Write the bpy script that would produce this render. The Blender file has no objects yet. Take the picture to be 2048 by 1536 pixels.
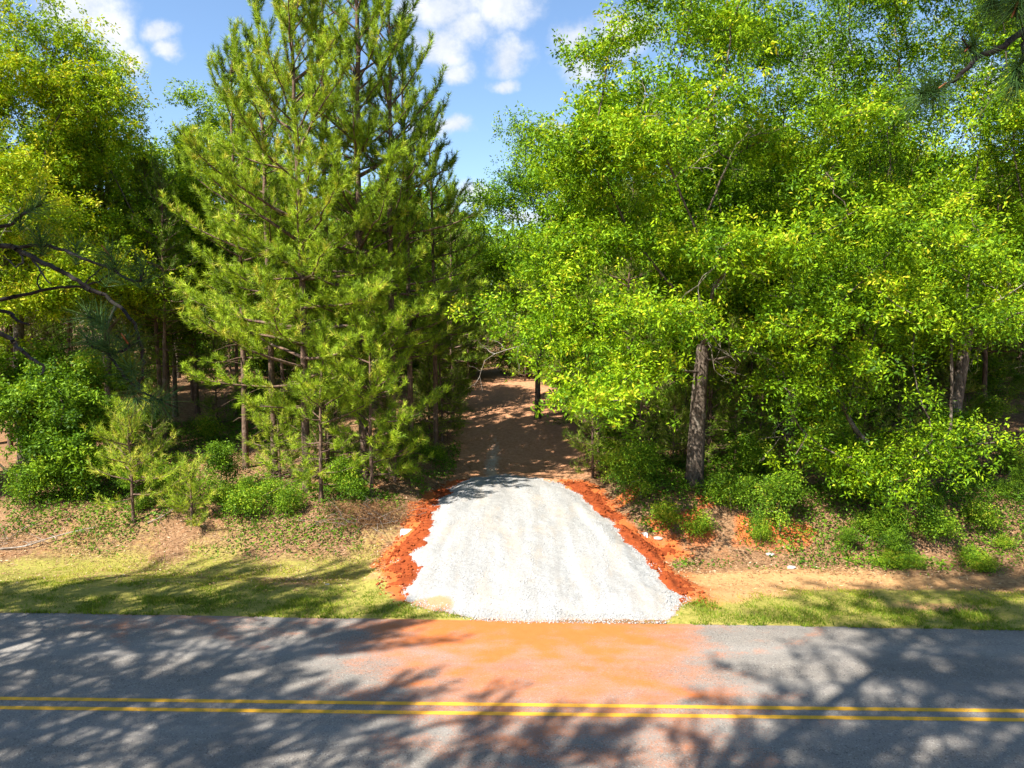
import bpy, math, random
import numpy as np
from mathutils import Vector, Matrix

# ------------------------------------------------------------------ camera, sky, sun, exposure
scene = bpy.context.scene
col = scene.collection
H, PITCH, F = 6.75, math.radians(5.0), 1424.0          # drone height, tilt, focal length in px of the 2048 px photo
cam_d = bpy.data.cameras.new("camera"); cam = bpy.data.objects.new("camera", cam_d); col.objects.link(cam)
cam.location = (0, 0, H); cam.rotation_euler = (math.pi / 2 - PITCH, 0, 0)
cam_d.sensor_width = 36.0; cam_d.lens = 36.0 * F / 2048.0
cam_d.clip_start = 0.05; cam_d.clip_end = 5000
scene.camera = cam

SUN_A, SUN_E = math.radians(48), math.radians(50)      # shadows fall away from the camera and to the right
ld = Vector((math.sin(SUN_A) * math.cos(SUN_E), math.cos(SUN_A) * math.cos(SUN_E), -math.sin(SUN_E)))
sun_d = bpy.data.lights.new("sun", 'SUN'); sun = bpy.data.objects.new("sun", sun_d); col.objects.link(sun)
sun_d.energy = 5.0; sun_d.angle = math.radians(0.5); sun_d.color = (1.0, 0.955, 0.87)
sun.rotation_euler = ld.to_track_quat('-Z', 'Y').to_euler()
sun.location = (-20, -30, 50)

world = bpy.data.worlds.new("World"); scene.world = world; world.use_nodes = True
scene.view_settings.view_transform = 'Standard'; scene.view_settings.look = 'None'
scene.view_settings.gamma = 1.0; scene.view_settings.exposure = 1.4
try:
    scene.cycles.max_bounces = 8; scene.cycles.diffuse_bounces = 2; scene.cycles.transmission_bounces = 4
    scene.cycles.transparent_max_bounces = 4; scene.cycles.glossy_bounces = 2
except Exception: pass

def px_dir(px, py):
    u = (px - 1024) / F; v = -(py - 768) / F
    c, s = math.cos(PITCH), math.sin(PITCH)
    return np.array([u, c + v * s, v * c - s])

# clouds: (px, py, half-width, half-height) turned into directions of the sky
CLOUDS = [(150, 5, 125, 75), (225, 55, 60, 75), (275, 110, 45, 40), (325, 50, 48, 34), (345, 85, 34, 30),
          (890, 10, 110, 48), (1010, 22, 80, 50), (880, 85, 62, 52), (905, 130, 44, 28), (930, 50, 80, 40),
          (1015, 110, 56, 46), (1005, 160, 40, 24), (1150, 85, 58, 48), (1165, 135, 50, 32), (1250, 60, 80, 60),
          (905, 250, 52, 28), (860, 252, 44, 22), (1105, 265, 34, 30), (1260, 375, 70, 34), (950, 385, 60, 36),
          (1070, 430, 110, 26), (1500, 520, 200, 60), (640, 560, 200, 50), (1650, 120, 90, 50), (1420, 250, 70, 60),
          (1990, 170, 60, 50)]
def build_world():
    nt = world.node_tree; N = nt.nodes; L = nt.links; N.clear()
    out = N.new('ShaderNodeOutputWorld'); bg = N.new('ShaderNodeBackground')
    sky = N.new('ShaderNodeTexSky'); sky.sky_type = 'NISHITA'; sky.sun_disc = False
    sky.sun_elevation = SUN_E; sky.sun_rotation = math.pi + SUN_A
    sky.air_density = 1.0; sky.dust_density = 0.3; sky.ozone_density = 2.2
    hs = N.new('ShaderNodeHueSaturation'); hs.inputs['Saturation'].default_value = 1.05
    L.new(sky.outputs[0], hs.inputs['Color'])
    tc = N.new('ShaderNodeTexCoord'); sep = N.new('ShaderNodeSeparateXYZ'); L.new(tc.outputs['Generated'], sep.inputs[0])
    def m(op, a, b=None, clamp=False):
        n = N.new('ShaderNodeMath'); n.operation = op; n.use_clamp = clamp
        for i, s in enumerate((a, b)):
            if s is None: continue
            if isinstance(s, (int, float)): n.inputs[i].default_value = s
            else: L.new(s, n.inputs[i])
        return n.outputs[0]
    ymax = m('MAXIMUM', sep.outputs['Y'], 0.05)
    cmb = N.new('ShaderNodeCombineXYZ')
    L.new(m('DIVIDE', sep.outputs['X'], ymax), cmb.inputs[0]); L.new(m('DIVIDE', sep.outputs['Z'], ymax), cmb.inputs[1])
    # warp the edges
    n1 = N.new('ShaderNodeTexNoise'); n1.inputs['Scale'].default_value = 9; n1.inputs['Detail'].default_value = 8; n1.inputs['Roughness'].default_value = 0.6
    L.new(cmb.outputs[0], n1.inputs['Vector'])
    sub = N.new('ShaderNodeVectorMath'); sub.operation = 'SUBTRACT'; L.new(n1.outputs['Color'], sub.inputs[0]); sub.inputs[1].default_value = (.5, .5, .5)
    sc = N.new('ShaderNodeVectorMath'); sc.operation = 'SCALE'; L.new(sub.outputs[0], sc.inputs[0]); sc.inputs['Scale'].default_value = 0.075
    wp = N.new('ShaderNodeVectorMath'); wp.operation = 'ADD'; L.new(cmb.outputs[0], wp.inputs[0]); L.new(sc.outputs[0], wp.inputs[1])
    best = None
    for (px, py, a, b) in CLOUDS:
        d = px_dir(px, py); u, v = d[0] / d[1], d[2] / d[1]
        s = N.new('ShaderNodeVectorMath'); s.operation = 'SUBTRACT'; L.new(wp.outputs[0], s.inputs[0]); s.inputs[1].default_value = (u, v, 0)
        k = N.new('ShaderNodeVectorMath'); k.operation = 'MULTIPLY'; L.new(s.outputs[0], k.inputs[0]); k.inputs[1].default_value = (F / a, F / b, 0)
        ln = N.new('ShaderNodeVectorMath'); ln.operation = 'LENGTH'; L.new(k.outputs[0], ln.inputs[0])
        f = m('SUBTRACT', 1.02, ln.outputs['Value'])
        best = f if best is None else m('MAXIMUM', best, f)
    n2 = N.new('ShaderNodeTexNoise'); n2.inputs['Scale'].default_value = 16; n2.inputs['Detail'].default_value = 9; n2.inputs['Roughness'].default_value = 0.65
    L.new(cmb.outputs[0], n2.inputs['Vector'])
    f = m('ADD', best, m('MULTIPLY', m('SUBTRACT', n2.outputs['Fac'], 0.5), 1.1))
    ramp = N.new('ShaderNodeMapRange'); ramp.interpolation_type = 'SMOOTHSTEP'
    L.new(f, ramp.inputs['Value']); ramp.inputs['From Min'].default_value = -0.05; ramp.inputs['From Max'].default_value = 0.80
    front = m('GREATER_THAN', sep.outputs['Y'], 0.06)
    mask = m('MULTIPLY', ramp.outputs[0], m('MULTIPLY', front, 0.93))
    # thick parts a touch greyer-blue than thin lit rims
    cr = N.new('ShaderNodeMapRange'); L.new(n2.outputs['Fac'], cr.inputs['Value']); cr.inputs['From Min'].default_value = .35; cr.inputs['From Max'].default_value = .65
    cm = N.new('ShaderNodeMix'); cm.data_type = 'RGBA'; L.new(cr.outputs[0], cm.inputs[0])
    cm.inputs[6].default_value = (3.0, 3.35, 3.9, 1); cm.inputs[7].default_value = (4.6, 4.65, 4.75, 1)
    mx = N.new('ShaderNodeMix'); mx.data_type = 'RGBA'
    L.new(mask, mx.inputs[0]); L.new(hs.outputs[0], mx.inputs[6]); L.new(cm.outputs[2], mx.inputs[7])
    L.new(mx.outputs[2], bg.inputs[0]); bg.inputs[1].default_value = 0.092
    L.new(bg.outputs[0], out.inputs[0])
build_world()

# ------------------------------------------------------------------ helpers
rng = np.random.default_rng(7)
random.seed(7)

def vnoise(x, y, scale, seed=0):
    x = np.asarray(x, float) / scale + 1000.0 + seed * 17.3; y = np.asarray(y, float) / scale + 1000.0 + seed * 5.1
    xi = np.floor(x).astype(np.int64); yi = np.floor(y).astype(np.int64); fx = x - xi; fy = y - yi
    fx = fx * fx * (3 - 2 * fx); fy = fy * fy * (3 - 2 * fy)
    def h(a, b):
        n = (a * 374761393 + b * 668265263 + seed * 1442695) & 0xffffffff
        n = ((n ^ (n >> 13)) * 1274126177) & 0xffffffff
        return ((n ^ (n >> 16)) & 0xffff) / 65535.0
    return (h(xi, yi) * (1 - fx) + h(xi + 1, yi) * fx) * (1 - fy) + (h(xi, yi + 1) * (1 - fx) + h(xi + 1, yi + 1) * fx) * fy
def fbm(x, y, scale, seed=0, octs=4):
    t = 0; a = 1; s = 0
    for o in range(octs):
        t = t + a * vnoise(x, y, scale / 2 ** o, seed + o * 13); s += a; a *= .5
    return t / s                                        # 0..1
def sstep(a, b, x):
    t = np.clip((x - a) / (b - a), 0, 1); return t * t * (3 - 2 * t)

def at_z0(px, py):
    d = px_dir(px, py); t = -H / d[2]; return np.array([d[0] * t, d[1] * t, 0.0])
EA, EB = at_z0(0, 1222), at_z0(2048, 1258)
def road_edge(x): return EA[1] + (np.asarray(x, float) - EA[0]) * (EB[1] - EA[1]) / (EB[0] - EA[0])

def track_x(y):                                         # centre line of drive and dirt track
    return 0.25 + 0.0 * np.asarray(y, float) + 0.9 * sstep(34, 48, np.asarray(y, float)) * -1
def zfun(x, y):
    x = np.asarray(x, float); y = np.asarray(y, float)
    s = y - road_edge(x)                                # metres beyond the asphalt
    back = 0.55 + 0.35 * sstep(7, 14, s) + 1.9 * sstep(10, 34, s) + 2.2 * sstep(34, 120, s)
    back = back + (fbm(x, y, 5, 3) - .5) * 0.35 * sstep(6, 9, s)
    right = 0.5 * sstep(2, 6, x)
    bank0 = 5.2
    ditch = -0.10 * sstep(0, 1.5, s) - 0.40 * sstep(1.8, 4.2, s)
    prof = ditch + (back + 0.5 + right * .6) * sstep(bank0, bank0 + 3.0, s)
    drive = 0.28 * sstep(0, 6, s) + 0.20 * sstep(6, 13, s)
    dz = drive + (back - 0.48) * sstep(13, 20, s)
    dx = np.abs(x - track_x(y))
    w = 1 - sstep(3.1, 4.3, np.abs(x - .42) + .25 * (1 - sstep(3, 6, s)) * -2)
    w = np.where(s > 13, 1 - sstep(2.2, 4.5, dx), w)
    return np.where(s < 0, 0, prof * (1 - w) + dz * w)
def at(px, py, z=None):
    d = px_dir(px, py)
    t = np.arange(8, 130, 0.05)
    P = d[None, :] * t[:, None]; P[:, 2] += H
    hz = zfun(P[:, 0], P[:, 1])
    k = np.argmax(P[:, 2] <= hz) if (P[:, 2] <= hz).any() else len(t) - 1
    return np.array([P[k, 0], P[k, 1], hz[k]])
def pt(px, py, depth):                                  # the point at that distance along the view axis
    d = px_dir(px, py); return np.array([0, 0, H]) + d * depth

def link(o, parent=None):
    col.objects.link(o)
    if parent is not None: o.parent = parent
    return o
def mesh_np(name, verts, faces_list, mats, parent=None, mat_idx=None, smooth=False, face_attr=None, vert_attr=None):
    """faces_list: list of int arrays (M,k). One mesh object."""
    me = bpy.data.meshes.new(name)
    verts = np.asarray(verts, np.float32)
    me.vertices.add(len(verts)); me.vertices.foreach_set('co', verts.ravel())
    loops = np.concatenate([f.ravel() for f in faces_list]).astype(np.int32)
    tot = np.concatenate([np.full(len(f), f.shape[1]) for f in faces_list]).astype(np.int32)
    start = np.concatenate([[0], np.cumsum(tot)[:-1]]).astype(np.int32)
    me.loops.add(len(loops)); me.loops.foreach_set('vertex_index', loops)
    me.polygons.add(len(tot)); me.polygons.foreach_set('loop_start', start)
    try: me.polygons.foreach_set('loop_total', tot)
    except Exception: pass
    for m in mats: me.materials.append(m)
    if mat_idx is not None: me.polygons.foreach_set('material_index', np.asarray(mat_idx, np.int32))
    me.update(calc_edges=True)
    if smooth: me.polygons.foreach_set('use_smooth', np.ones(len(tot), bool))
    for k, a in (face_attr or {}).items():
        at_ = me.attributes.new(k, 'FLOAT', 'FACE'); at_.data.foreach_set('value', np.asarray(a, np.float32))
    for k, a in (vert_attr or {}).items():
        at_ = me.attributes.new(k, 'FLOAT', 'POINT'); at_.data.foreach_set('value', np.asarray(a, np.float32))
    o = bpy.data.objects.new(name, me)
    return link(o, parent)
def tag(o, label=None, cat=None, group=None, kind=None):
    if label: o['label'] = label
    if cat: o['category'] = cat
    if group: o['group'] = group
    if kind: o['kind'] = kind
    return o
def empty(name, loc):
    o = bpy.data.objects.new(name, None); o.empty_display_size = .3; o.location = tuple(float(v) for v in loc); return link(o)
def copy_tree(o, parent=None):
    c = o.copy(); col.objects.link(c); c.parent = parent
    for ch in list(o.children): copy_tree(ch, c)
    return c
def norm(v): return v / np.maximum(np.linalg.norm(v, axis=-1, keepdims=True), 1e-9)

# ------------------------------------------------------------------ materials
def new_mat(name):
    m = bpy.data.materials.new(name); m.use_nodes = True
    nt = m.node_tree; nt.nodes.clear()
    out = nt.nodes.new('ShaderNodeOutputMaterial')
    return m, nt, out
class G:
    """small node-graph helper"""
    def __init__(s, nt): s.nt = nt; s.N = nt.nodes; s.L = nt.links
    def put(s, v, sock):
        if isinstance(v, (int, float)): sock.default_value = v
        elif isinstance(v, tuple): sock.default_value = v if len(v) == 4 or sock.type == 'VECTOR' else v + (1,)
        else: s.L.new(v, sock)
    def math(s, op, a, b=0.0, clamp=False):
        n = s.N.new('ShaderNodeMath'); n.operation = op; n.use_clamp = clamp; s.put(a, n.inputs[0]); s.put(b, n.inputs[1]); return n.outputs[0]
    def mix(s, f, a, b, mode='MIX'):
        n = s.N.new('ShaderNodeMix'); n.data_type = 'RGBA'; n.blend_type = mode; s.put(f, n.inputs[0]); s.put(a, n.inputs[6]); s.put(b, n.inputs[7]); return n.outputs[2]
    def coord(s, which='Object'): return s.N.new('ShaderNodeTexCoord').outputs[which]
    def pos(s): return s.N.new('ShaderNodeNewGeometry').outputs['Position']
    def noise(s, vec, scale, detail=4, rough=.55, out='Fac', stretch=None):
        if stretch:
            mp = s.N.new('ShaderNodeMapping'); s.L.new(vec, mp.inputs[0]); mp.inputs['Scale'].default_value = stretch; vec = mp.outputs[0]
        n = s.N.new('ShaderNodeTexNoise'); s.L.new(vec, n.inputs['Vector']); n.inputs['Scale'].default_value = scale
        n.inputs['Detail'].default_value = detail; n.inputs['Roughness'].default_value = rough; return n.outputs[out]
    def voro(s, vec, scale, out='Color', feature='F1'):
        n = s.N.new('ShaderNodeTexVoronoi'); n.feature = feature; s.L.new(vec, n.inputs['Vector']); n.inputs['Scale'].default_value = scale; return n.outputs[out]
    def rng(s, v, a, b, c=0.0, d=1.0):
        n = s.N.new('ShaderNodeMapRange'); n.clamp = True; s.put(v, n.inputs['Value']); n.inputs['From Min'].default_value = a; n.inputs['From Max'].default_value = b
        n.inputs['To Min'].default_value = c; n.inputs['To Max'].default_value = d; return n.outputs[0]
    def attr(s, name):
        n = s.N.new('ShaderNodeAttribute'); n.attribute_name = name; return n.outputs['Fac']
    def bump(s, h, strength, dist):
        n = s.N.new('ShaderNodeBump'); s.L.new(h, n.inputs['Height']); n.inputs['Strength'].default_value = strength; n.inputs['Distance'].default_value = dist; return n.outputs[0]
    def bsdf(s, color, rough=.8, spec=.3, normal=None):
        n = s.N.new('ShaderNodeBsdfPrincipled'); s.put(color, n.inputs['Base Color']); s.put(rough, n.inputs['Roughness']); n.inputs['Specular IOR Level'].default_value = spec
        if normal is not None: s.L.new(normal, n.inputs['Normal'])
        return n.outputs[0]

def leaf_mat(name, dark, mid, light, odd, transl=.30, rough=.55, spec=.16):
    """leaf colours run by each leaf's own age: old dark leaves to young yellow ones"""
    m, nt, out = new_mat(name); g = G(nt)
    t = g.attr('tint')
    oi = nt.nodes.new('ShaderNodeObjectInfo')
    t2 = g.math('ADD', t, g.math('MULTIPLY', g.math('SUBTRACT', oi.outputs['Random'], .5), .18), clamp=True)
    r = nt.nodes.new('ShaderNodeValToRGB'); nt.links.new(t2, r.inputs[0])
    e = r.color_ramp.elements
    e[0].position = 0; e[0].color = dark + (1,); e[1].position = 1.0; e[1].color = odd + (1,)
    for p, c in ((.45, mid), (.88, light)):
        q = e.new(p); q.color = c + (1,)
    p = g.bsdf(r.outputs[0], rough, spec)
    tr = nt.nodes.new('ShaderNodeBsdfTranslucent')
    g.put(g.mix(1.0, r.outputs[0], (1.15, 1.12, .55), 'MULTIPLY'), tr.inputs[0])
    mx = nt.nodes.new('ShaderNodeMixShader'); mx.inputs[0].default_value = transl
    nt.links.new(p, mx.inputs[1]); nt.links.new(tr.outputs[0], mx.inputs[2]); nt.links.new(mx.outputs[0], out.inputs[0])
    return m
M = {}
M['oak_leaf'] = leaf_mat('oak_leaf', (.020, .062, .005), (.130, .262, .006), (.375, .535, .011), (.54, .50, .03))
M['gum_leaf'] = leaf_mat('gum_leaf', (.026, .074, .005), (.170, .295, .007), (.440, .560, .013), (.58, .52, .03))
M['shrub_leaf'] = leaf_mat('shrub_leaf', (.022, .058, .007), (.100, .205, .010), (.270, .420, .018), (.46, .42, .04))
M['pine_needle'] = leaf_mat('pine_needle', (.038, .084, .012), (.195, .305, .018), (.440, .590, .030), (.58, .54, .08), transl=.22)
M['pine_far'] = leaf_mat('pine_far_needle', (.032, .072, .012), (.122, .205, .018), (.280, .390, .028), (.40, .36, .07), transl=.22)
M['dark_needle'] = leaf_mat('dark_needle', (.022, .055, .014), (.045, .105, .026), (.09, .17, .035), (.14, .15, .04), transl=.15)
M['dry_needle'] = leaf_mat('dry_needle', (.10, .05, .025), (.22, .115, .05), (.34, .20, .10), (.45, .30, .15), transl=.1, rough=.8, spec=.1)
M['grass_blade'] = leaf_mat('grass_blade', (.075, .125, .010), (.200, .270, .018), (.46, .42, .052), (.62, .46, .13), transl=.3)
M['straw'] = leaf_mat('straw', (.12, .06, .028), (.28, .155, .07), (.46, .31, .165), (.64, .49, .32), transl=.05, rough=.85, spec=.1)

def bark_mat(name, a, b, c, vscale, bump=.03):
    m, nt, out = new_mat(name); g = G(nt); co = g.coord()
    n1 = g.noise(co, 9, 6, .65, stretch=(1.6, 1.6, .35))
    n2 = g.noise(co, 2.2, 5, .6)
    v = g.voro(co, vscale, 'Distance', 'F1')
    colr = g.mix(g.rng(n1, .35, .62), a + (1,), b + (1,))
    colr = g.mix(g.rng(n2, .55, .72), colr, c + (1,))
    h = g.math('ADD', g.math('MULTIPLY', n1, 1.0), g.math('MULTIPLY', v, .5))
    nt.links.new(g.bsdf(colr, .9, .15, g.bump(h, .9, bump)), out.inputs[0]); return m
M['oak_bark'] = bark_mat('oak_bark', (.045, .032, .024), (.155, .120, .090), (.26, .225, .18), 14)
M['oak_twig'] = bark_mat('oak_twig', (.11, .09, .07), (.24, .20, .165), (.42, .38, .33), 20, .01)
M['pine_bark'] = bark_mat('pine_bark', (.060, .040, .030), (.20, .125, .085), (.30, .22, .17), 11)
M['shaded_bark'] = bark_mat('shaded_bark', (.012, .010, .009), (.034, .028, .025), (.08, .085, .08), 30, .004)  # shade on the near boughs is put into this bark colour
M['dead_wood'] = bark_mat('dead_wood', (.20, .155, .12), (.34, .29, .235), (.48, .43, .37), 20, .01)
m, nt, out = new_mat('pine_bud'); g = G(nt)
nt.links.new(g.bsdf(g.mix(g.noise(g.coord(), 40), (.25, .07, .03), (.42, .16, .07)), .7, .2), out.inputs[0]); M['bud'] = m

# asphalt
def asphalt():
    m, nt, out = new_mat('asphalt'); g = G(nt); co = g.coord()
    sp = g.noise(co, 60, 3, .7); sp2 = g.voro(co, 45, 'Color'); big = g.noise(co, .5, 4, .6); mid = g.noise(co, 3.0, 4, .6, stretch=(.25, 1, 1))
    base = g.mix(g.rng(sp, .30, .70), (.120, .103, .088), (.272, .240, .205))
    sc = nt.nodes.new('ShaderNodeSeparateColor'); nt.links.new(sp2, sc.inputs[0])
    base = g.mix(g.rng(sc.outputs[0], .86, .96, 0, .55), base, (.36, .34, .31))
    base = g.mix(g.rng(sc.outputs[1], .86, .96, 0, .7), base, (.035, .036, .04))
    base = g.mix(g.rng(big, .35, .7, 0, .25), base, (.27, .245, .21))
    base = g.mix(g.rng(mid, .4, .7, 0, .30), base, (.10, .095, .09))
    wp = g.noise(co, 1.0, 3, .5, stretch=(.03, 1.1, 1)); base = g.mix(g.rng(wp, .42, .62, 0, .28), base, (.30, .28, .255)); pt_ = g.noise(co, .35, 2, .5); base = g.mix(g.rng(pt_, .56, .60, 0, .22), base, (.085, .08, .078))
    d = g.attr('dust')
    fine = g.noise(co, 26, 5, .75)
    streak = g.noise(co, 1.5, 7, .62, stretch=(.8, 1.5, 1))
    f = g.math('ADD', d, g.math('MULTIPLY', g.math('SUBTRACT', streak, .5), 1.35))
    f = g.math('ADD', f, g.math('MULTIPLY', g.math('SUBTRACT', fine, .5), 1.3))
    f = g.math('MULTIPLY', g.rng(f, .20, .95, 0, .94), g.rng(d, .02, .15))
    clay = g.mix(g.noise(co, 5, 4, .6), (.47, .110, .015), (.50, .150, .034))
    base = g.mix(f, base, clay)
    h = g.math('ADD', sp, g.math('MULTIPLY', sc.outputs[2], .4))
    nt.links.new(g.bsdf(base, .85, .25, g.bump(h, .5, .006)), out.inputs[0]); return m
M['asphalt'] = asphalt()
def paint():
    m, nt, out = new_mat('yellow_paint'); g = G(nt); co = g.coord()
    n = g.noise(co, 55, 4, .7); w = g.noise(co, 3, 4, .6)
    c = g.mix(g.noise(co, 8, 4), (.62, .30, .020), (.74, .40, .035))
    wear = g.rng(g.math('ADD', n, g.math('MULTIPLY', g.math('SUBTRACT', w, .5), .5)), .56, .68, 0, .75)
    c = g.mix(wear, c, (.13, .12, .11))
    c = g.mix(g.math('MULTIPLY', g.attr('dust'), .35), c, (.50, .2, .05))
    nt.links.new(g.bsdf(c, .7, .3, g.bump(n, .4, .004)), out.inputs[0]); return m
M['paint'] = paint()
def gravel():
    m, nt, out = new_mat('crushed_stone'); g = G(nt); co = g.coord()
    v = g.voro(co, 34, 'Color'); v2 = g.voro(co, 17, 'Distance'); n = g.noise(co, 1.3, 5, .6, stretch=(1.6, .45, 1)); f = g.noise(co, 50, 4, .7)
    sc = nt.nodes.new('ShaderNodeSeparateColor'); nt.links.new(v, sc.inputs[0])
    c = g.mix(sc.outputs[0], (.30, .297, .290), (.420, .412, .395))
    c = g.mix(g.rng(sc.outputs[1], .90, .97, 0, .6), c, (.13, .135, .145)); rt = g.noise(co, .9, 5, .6, stretch=(3.2, .28, 1)); c = g.mix(g.rng(rt, .44, .62, 0, .55), c, (.27, .255, .235)); c = g.mix(g.rng(rt, .30, .42, .6, 0), c, (.47, .465, .45))
    c = g.mix(g.rng(n, .50, .68, 0, .55), c, (.41, .34, .265))
    red = g.attr('red')
    c = g.mix(g.rng(g.math('ADD', red, g.math('MULTIPLY', g.math('SUBTRACT', f, .5), 1.0)), .35, .7, 0, .75), c, (.52, .20, .06))
    h = g.math('ADD', g.math('MULTIPLY', sc.outputs[2], .6), g.math('MULTIPLY', f, .6))
    nt.links.new(g.bsdf(c, .9, .2, g.bump(h, .9, .035)), out.inputs[0]); return m
M['gravel'] = gravel()
def stone(name, a, b):
    m, nt, out = new_mat(name); g = G(nt); t = g.attr('tint')
    c = g.mix(t, a, b); c = g.mix(g.noise(g.coord(), 30, 3), c, tuple(min(1, x * 1.25) for x in b))
    nt.links.new(g.bsdf(c, .85, .25), out.inputs[0]); return m
M['stone'] = stone('gravel_stone', (.10, .10, .10), (.39, .38, .365))
def clay():
    m, nt, out = new_mat('red_clay'); g = G(nt); co = g.coord()
    n = g.noise(co, 5, 6, .65); f = g.noise(co, 30, 5, .7)
    c = g.mix(g.rng(n, .3, .7), (.155, .028, .009), (.33, .070, .018)); c = g.mix(g.rng(f, .5, .75, 0, .6), c, (.40, .115, .032))
    nt.links.new(g.bsdf(c, .95, .1, g.bump(g.math('ADD', n, g.math('MULTIPLY', f, .4)), .9, .05)), out.inputs[0]); return m
M['clay'] = clay()
def ground():
    m, nt, out = new_mat('ground'); g = G(nt); co = g.coord()
    n = g.noise(co, 1.1, 6, .65); n2 = g.noise(co, 7, 6, .7); f = g.noise(co, 38, 5, .75); st = g.noise(co, 26, 4, .7, stretch=(.3, 1.6, 1))
    lit = g.mix(g.rng(n2, .32, .68), (.14, .07, .034), (.38, .22, .11))
    lit = g.mix(g.rng(f, .42, .66, 0, .8), lit, (.12, .06, .032))
    lit = g.mix(g.rng(st, .55, .7, 0, .7), lit, (.62, .44, .29))
    lit = g.mix(g.rng(n, .55, .75, 0, .5), lit, (.40, .15, .05))
    sand = g.mix(g.rng(n2, .3, .7), (.42, .215, .085), (.54, .32, .145)); sand = g.mix(g.rng(f, .55, .75, 0, .5), sand, (.38, .2, .1))
    dirt = g.mix(g.rng(n2, .3, .7), (.34, .15, .07), (.58, .31, .17)); dirt = g.mix(g.rng(f, .5, .7, 0, .6), dirt, (.17, .08, .045))
    dirt = g.mix(g.rng(st, .54, .70, 0, .5), dirt, (.58, .36, .22))
    grs = g.mix(g.rng(n2, .3, .7), (.18, .19, .028), (.39, .32, .08)); grs = g.mix(g.rng(f, .5, .7, 0, .6), grs, (.42, .30, .15))
    wob = g.math('ADD', g.math('MULTIPLY', g.math('SUBTRACT', n2, .5), .9), g.math('MULTIPLY', g.math('SUBTRACT', f, .5), .6))
    def mk(a): return g.rng(g.math('ADD', g.attr(a), wob), .3, .7)
    c = g.mix(mk('dirt'), lit, dirt); c = g.mix(mk('sand'), c, sand); c = g.mix(mk('grass'), c, grs); c = g.mix(mk('clay'), c, (.50, .13, .035)); c = g.mix(g.math('MULTIPLY', g.rng(g.math('ADD', g.attr('pale'), g.math('MULTIPLY', wob, 1.6)), .5, 1.0), .75), c, (.50, .44, .36))
    h = g.math('ADD', n2, g.math('MULTIPLY', f, .6))
    nt.links.new(g.bsdf(c, .95, .1, g.bump(h, .8, .05)), out.inputs[0]); return m
M['ground'] = ground()
m, nt, out = new_mat('white_plastic'); g = G(nt)
nt.links.new(g.bsdf(g.mix(g.rng(g.noise(g.coord(), 6, 5), .45, .7, 0, .5), (.50, .53, .57), (.42, .27, .17)), .45, .5), out.inputs[0]); M['pipe'] = m
m, nt, out = new_mat('pipe_inside'); g = G(nt)
nt.links.new(g.bsdf(g.mix(g.noise(g.coord(), 8), (.03, .03, .03), (.06, .05, .045)), .8, .2), out.inputs[0]); M['pipe_in'] = m
m, nt, out = new_mat('pale_rock'); g = G(nt)
nt.links.new(g.bsdf(g.mix(g.noise(g.coord(), 9, 5), (.28, .26, .235), (.46, .44, .41)), .8, .3), out.inputs[0]); M['rock'] = m

# ------------------------------------------------------------------ polygons on the ground
def poly_world(pts): return np.array([at(px, py)[:2] for px, py in pts])
def inside_dist(P, poly):
    """signed distance, positive inside"""
    x, y = P[:, 0], P[:, 1]; n = len(poly); inside = np.zeros(len(P), bool); dmin = np.full(len(P), 1e9)
    for i in range(n):
        a, b = poly[i], poly[(i + 1) % n]
        c = ((a[1] > y) != (b[1] > y)) & (x < (b[0] - a[0]) * (y - a[1]) / (b[1] - a[1] + 1e-12) + a[0]); inside ^= c
        ab = b - a; t = np.clip(((P - a) @ ab) / (ab @ ab), 0, 1); d = np.linalg.norm(P - (a + t[:, None] * ab), axis=1); dmin = np.minimum(dmin, d)
    return np.where(inside, dmin, -dmin)
DRIVE = [(952, 955), (912, 968), (880, 990), (857, 1022), (843, 1062), (832, 1090), (815, 1108), (788, 1122), (818, 1132), (817, 1161), (799, 1187), (812, 1205), (842, 1217),
         (880, 1226), (934, 1236), (1040, 1243), (1200, 1243), (1333, 1243), (1356, 1220), (1375, 1199), (1344, 1176), (1315, 1146), (1293, 1113), (1260, 1077), (1222, 1040), (1192, 1013), (1163, 990), (1122, 969), (1075, 955), (1010, 949)]
CLAY_L = [(940, 960), (905, 962), (870, 985), (842, 1014), (818, 1045), (806, 1078), (786, 1105), (764, 1130), (782, 1150), (778, 1182), (796, 1202), (830, 1200), (870, 1120), (900, 1020)]
CLAY_R = [(1130, 965), (1172, 966), (1200, 985), (1222, 1010), (1250, 1045), (1276, 1068), (1300, 1082), (1338, 1080), (1360, 1096), (1372, 1108), (1330, 1122), (1322, 1132), (1345, 1152), (1378, 1168), (1386, 1196), (1372, 1202), (1320, 1190), (1230, 1080), (1150, 1000)]
DRIVE, CLAY_L, CLAY_R = poly_world(DRIVE), poly_world(CLAY_L), poly_world(CLAY_R)

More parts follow.
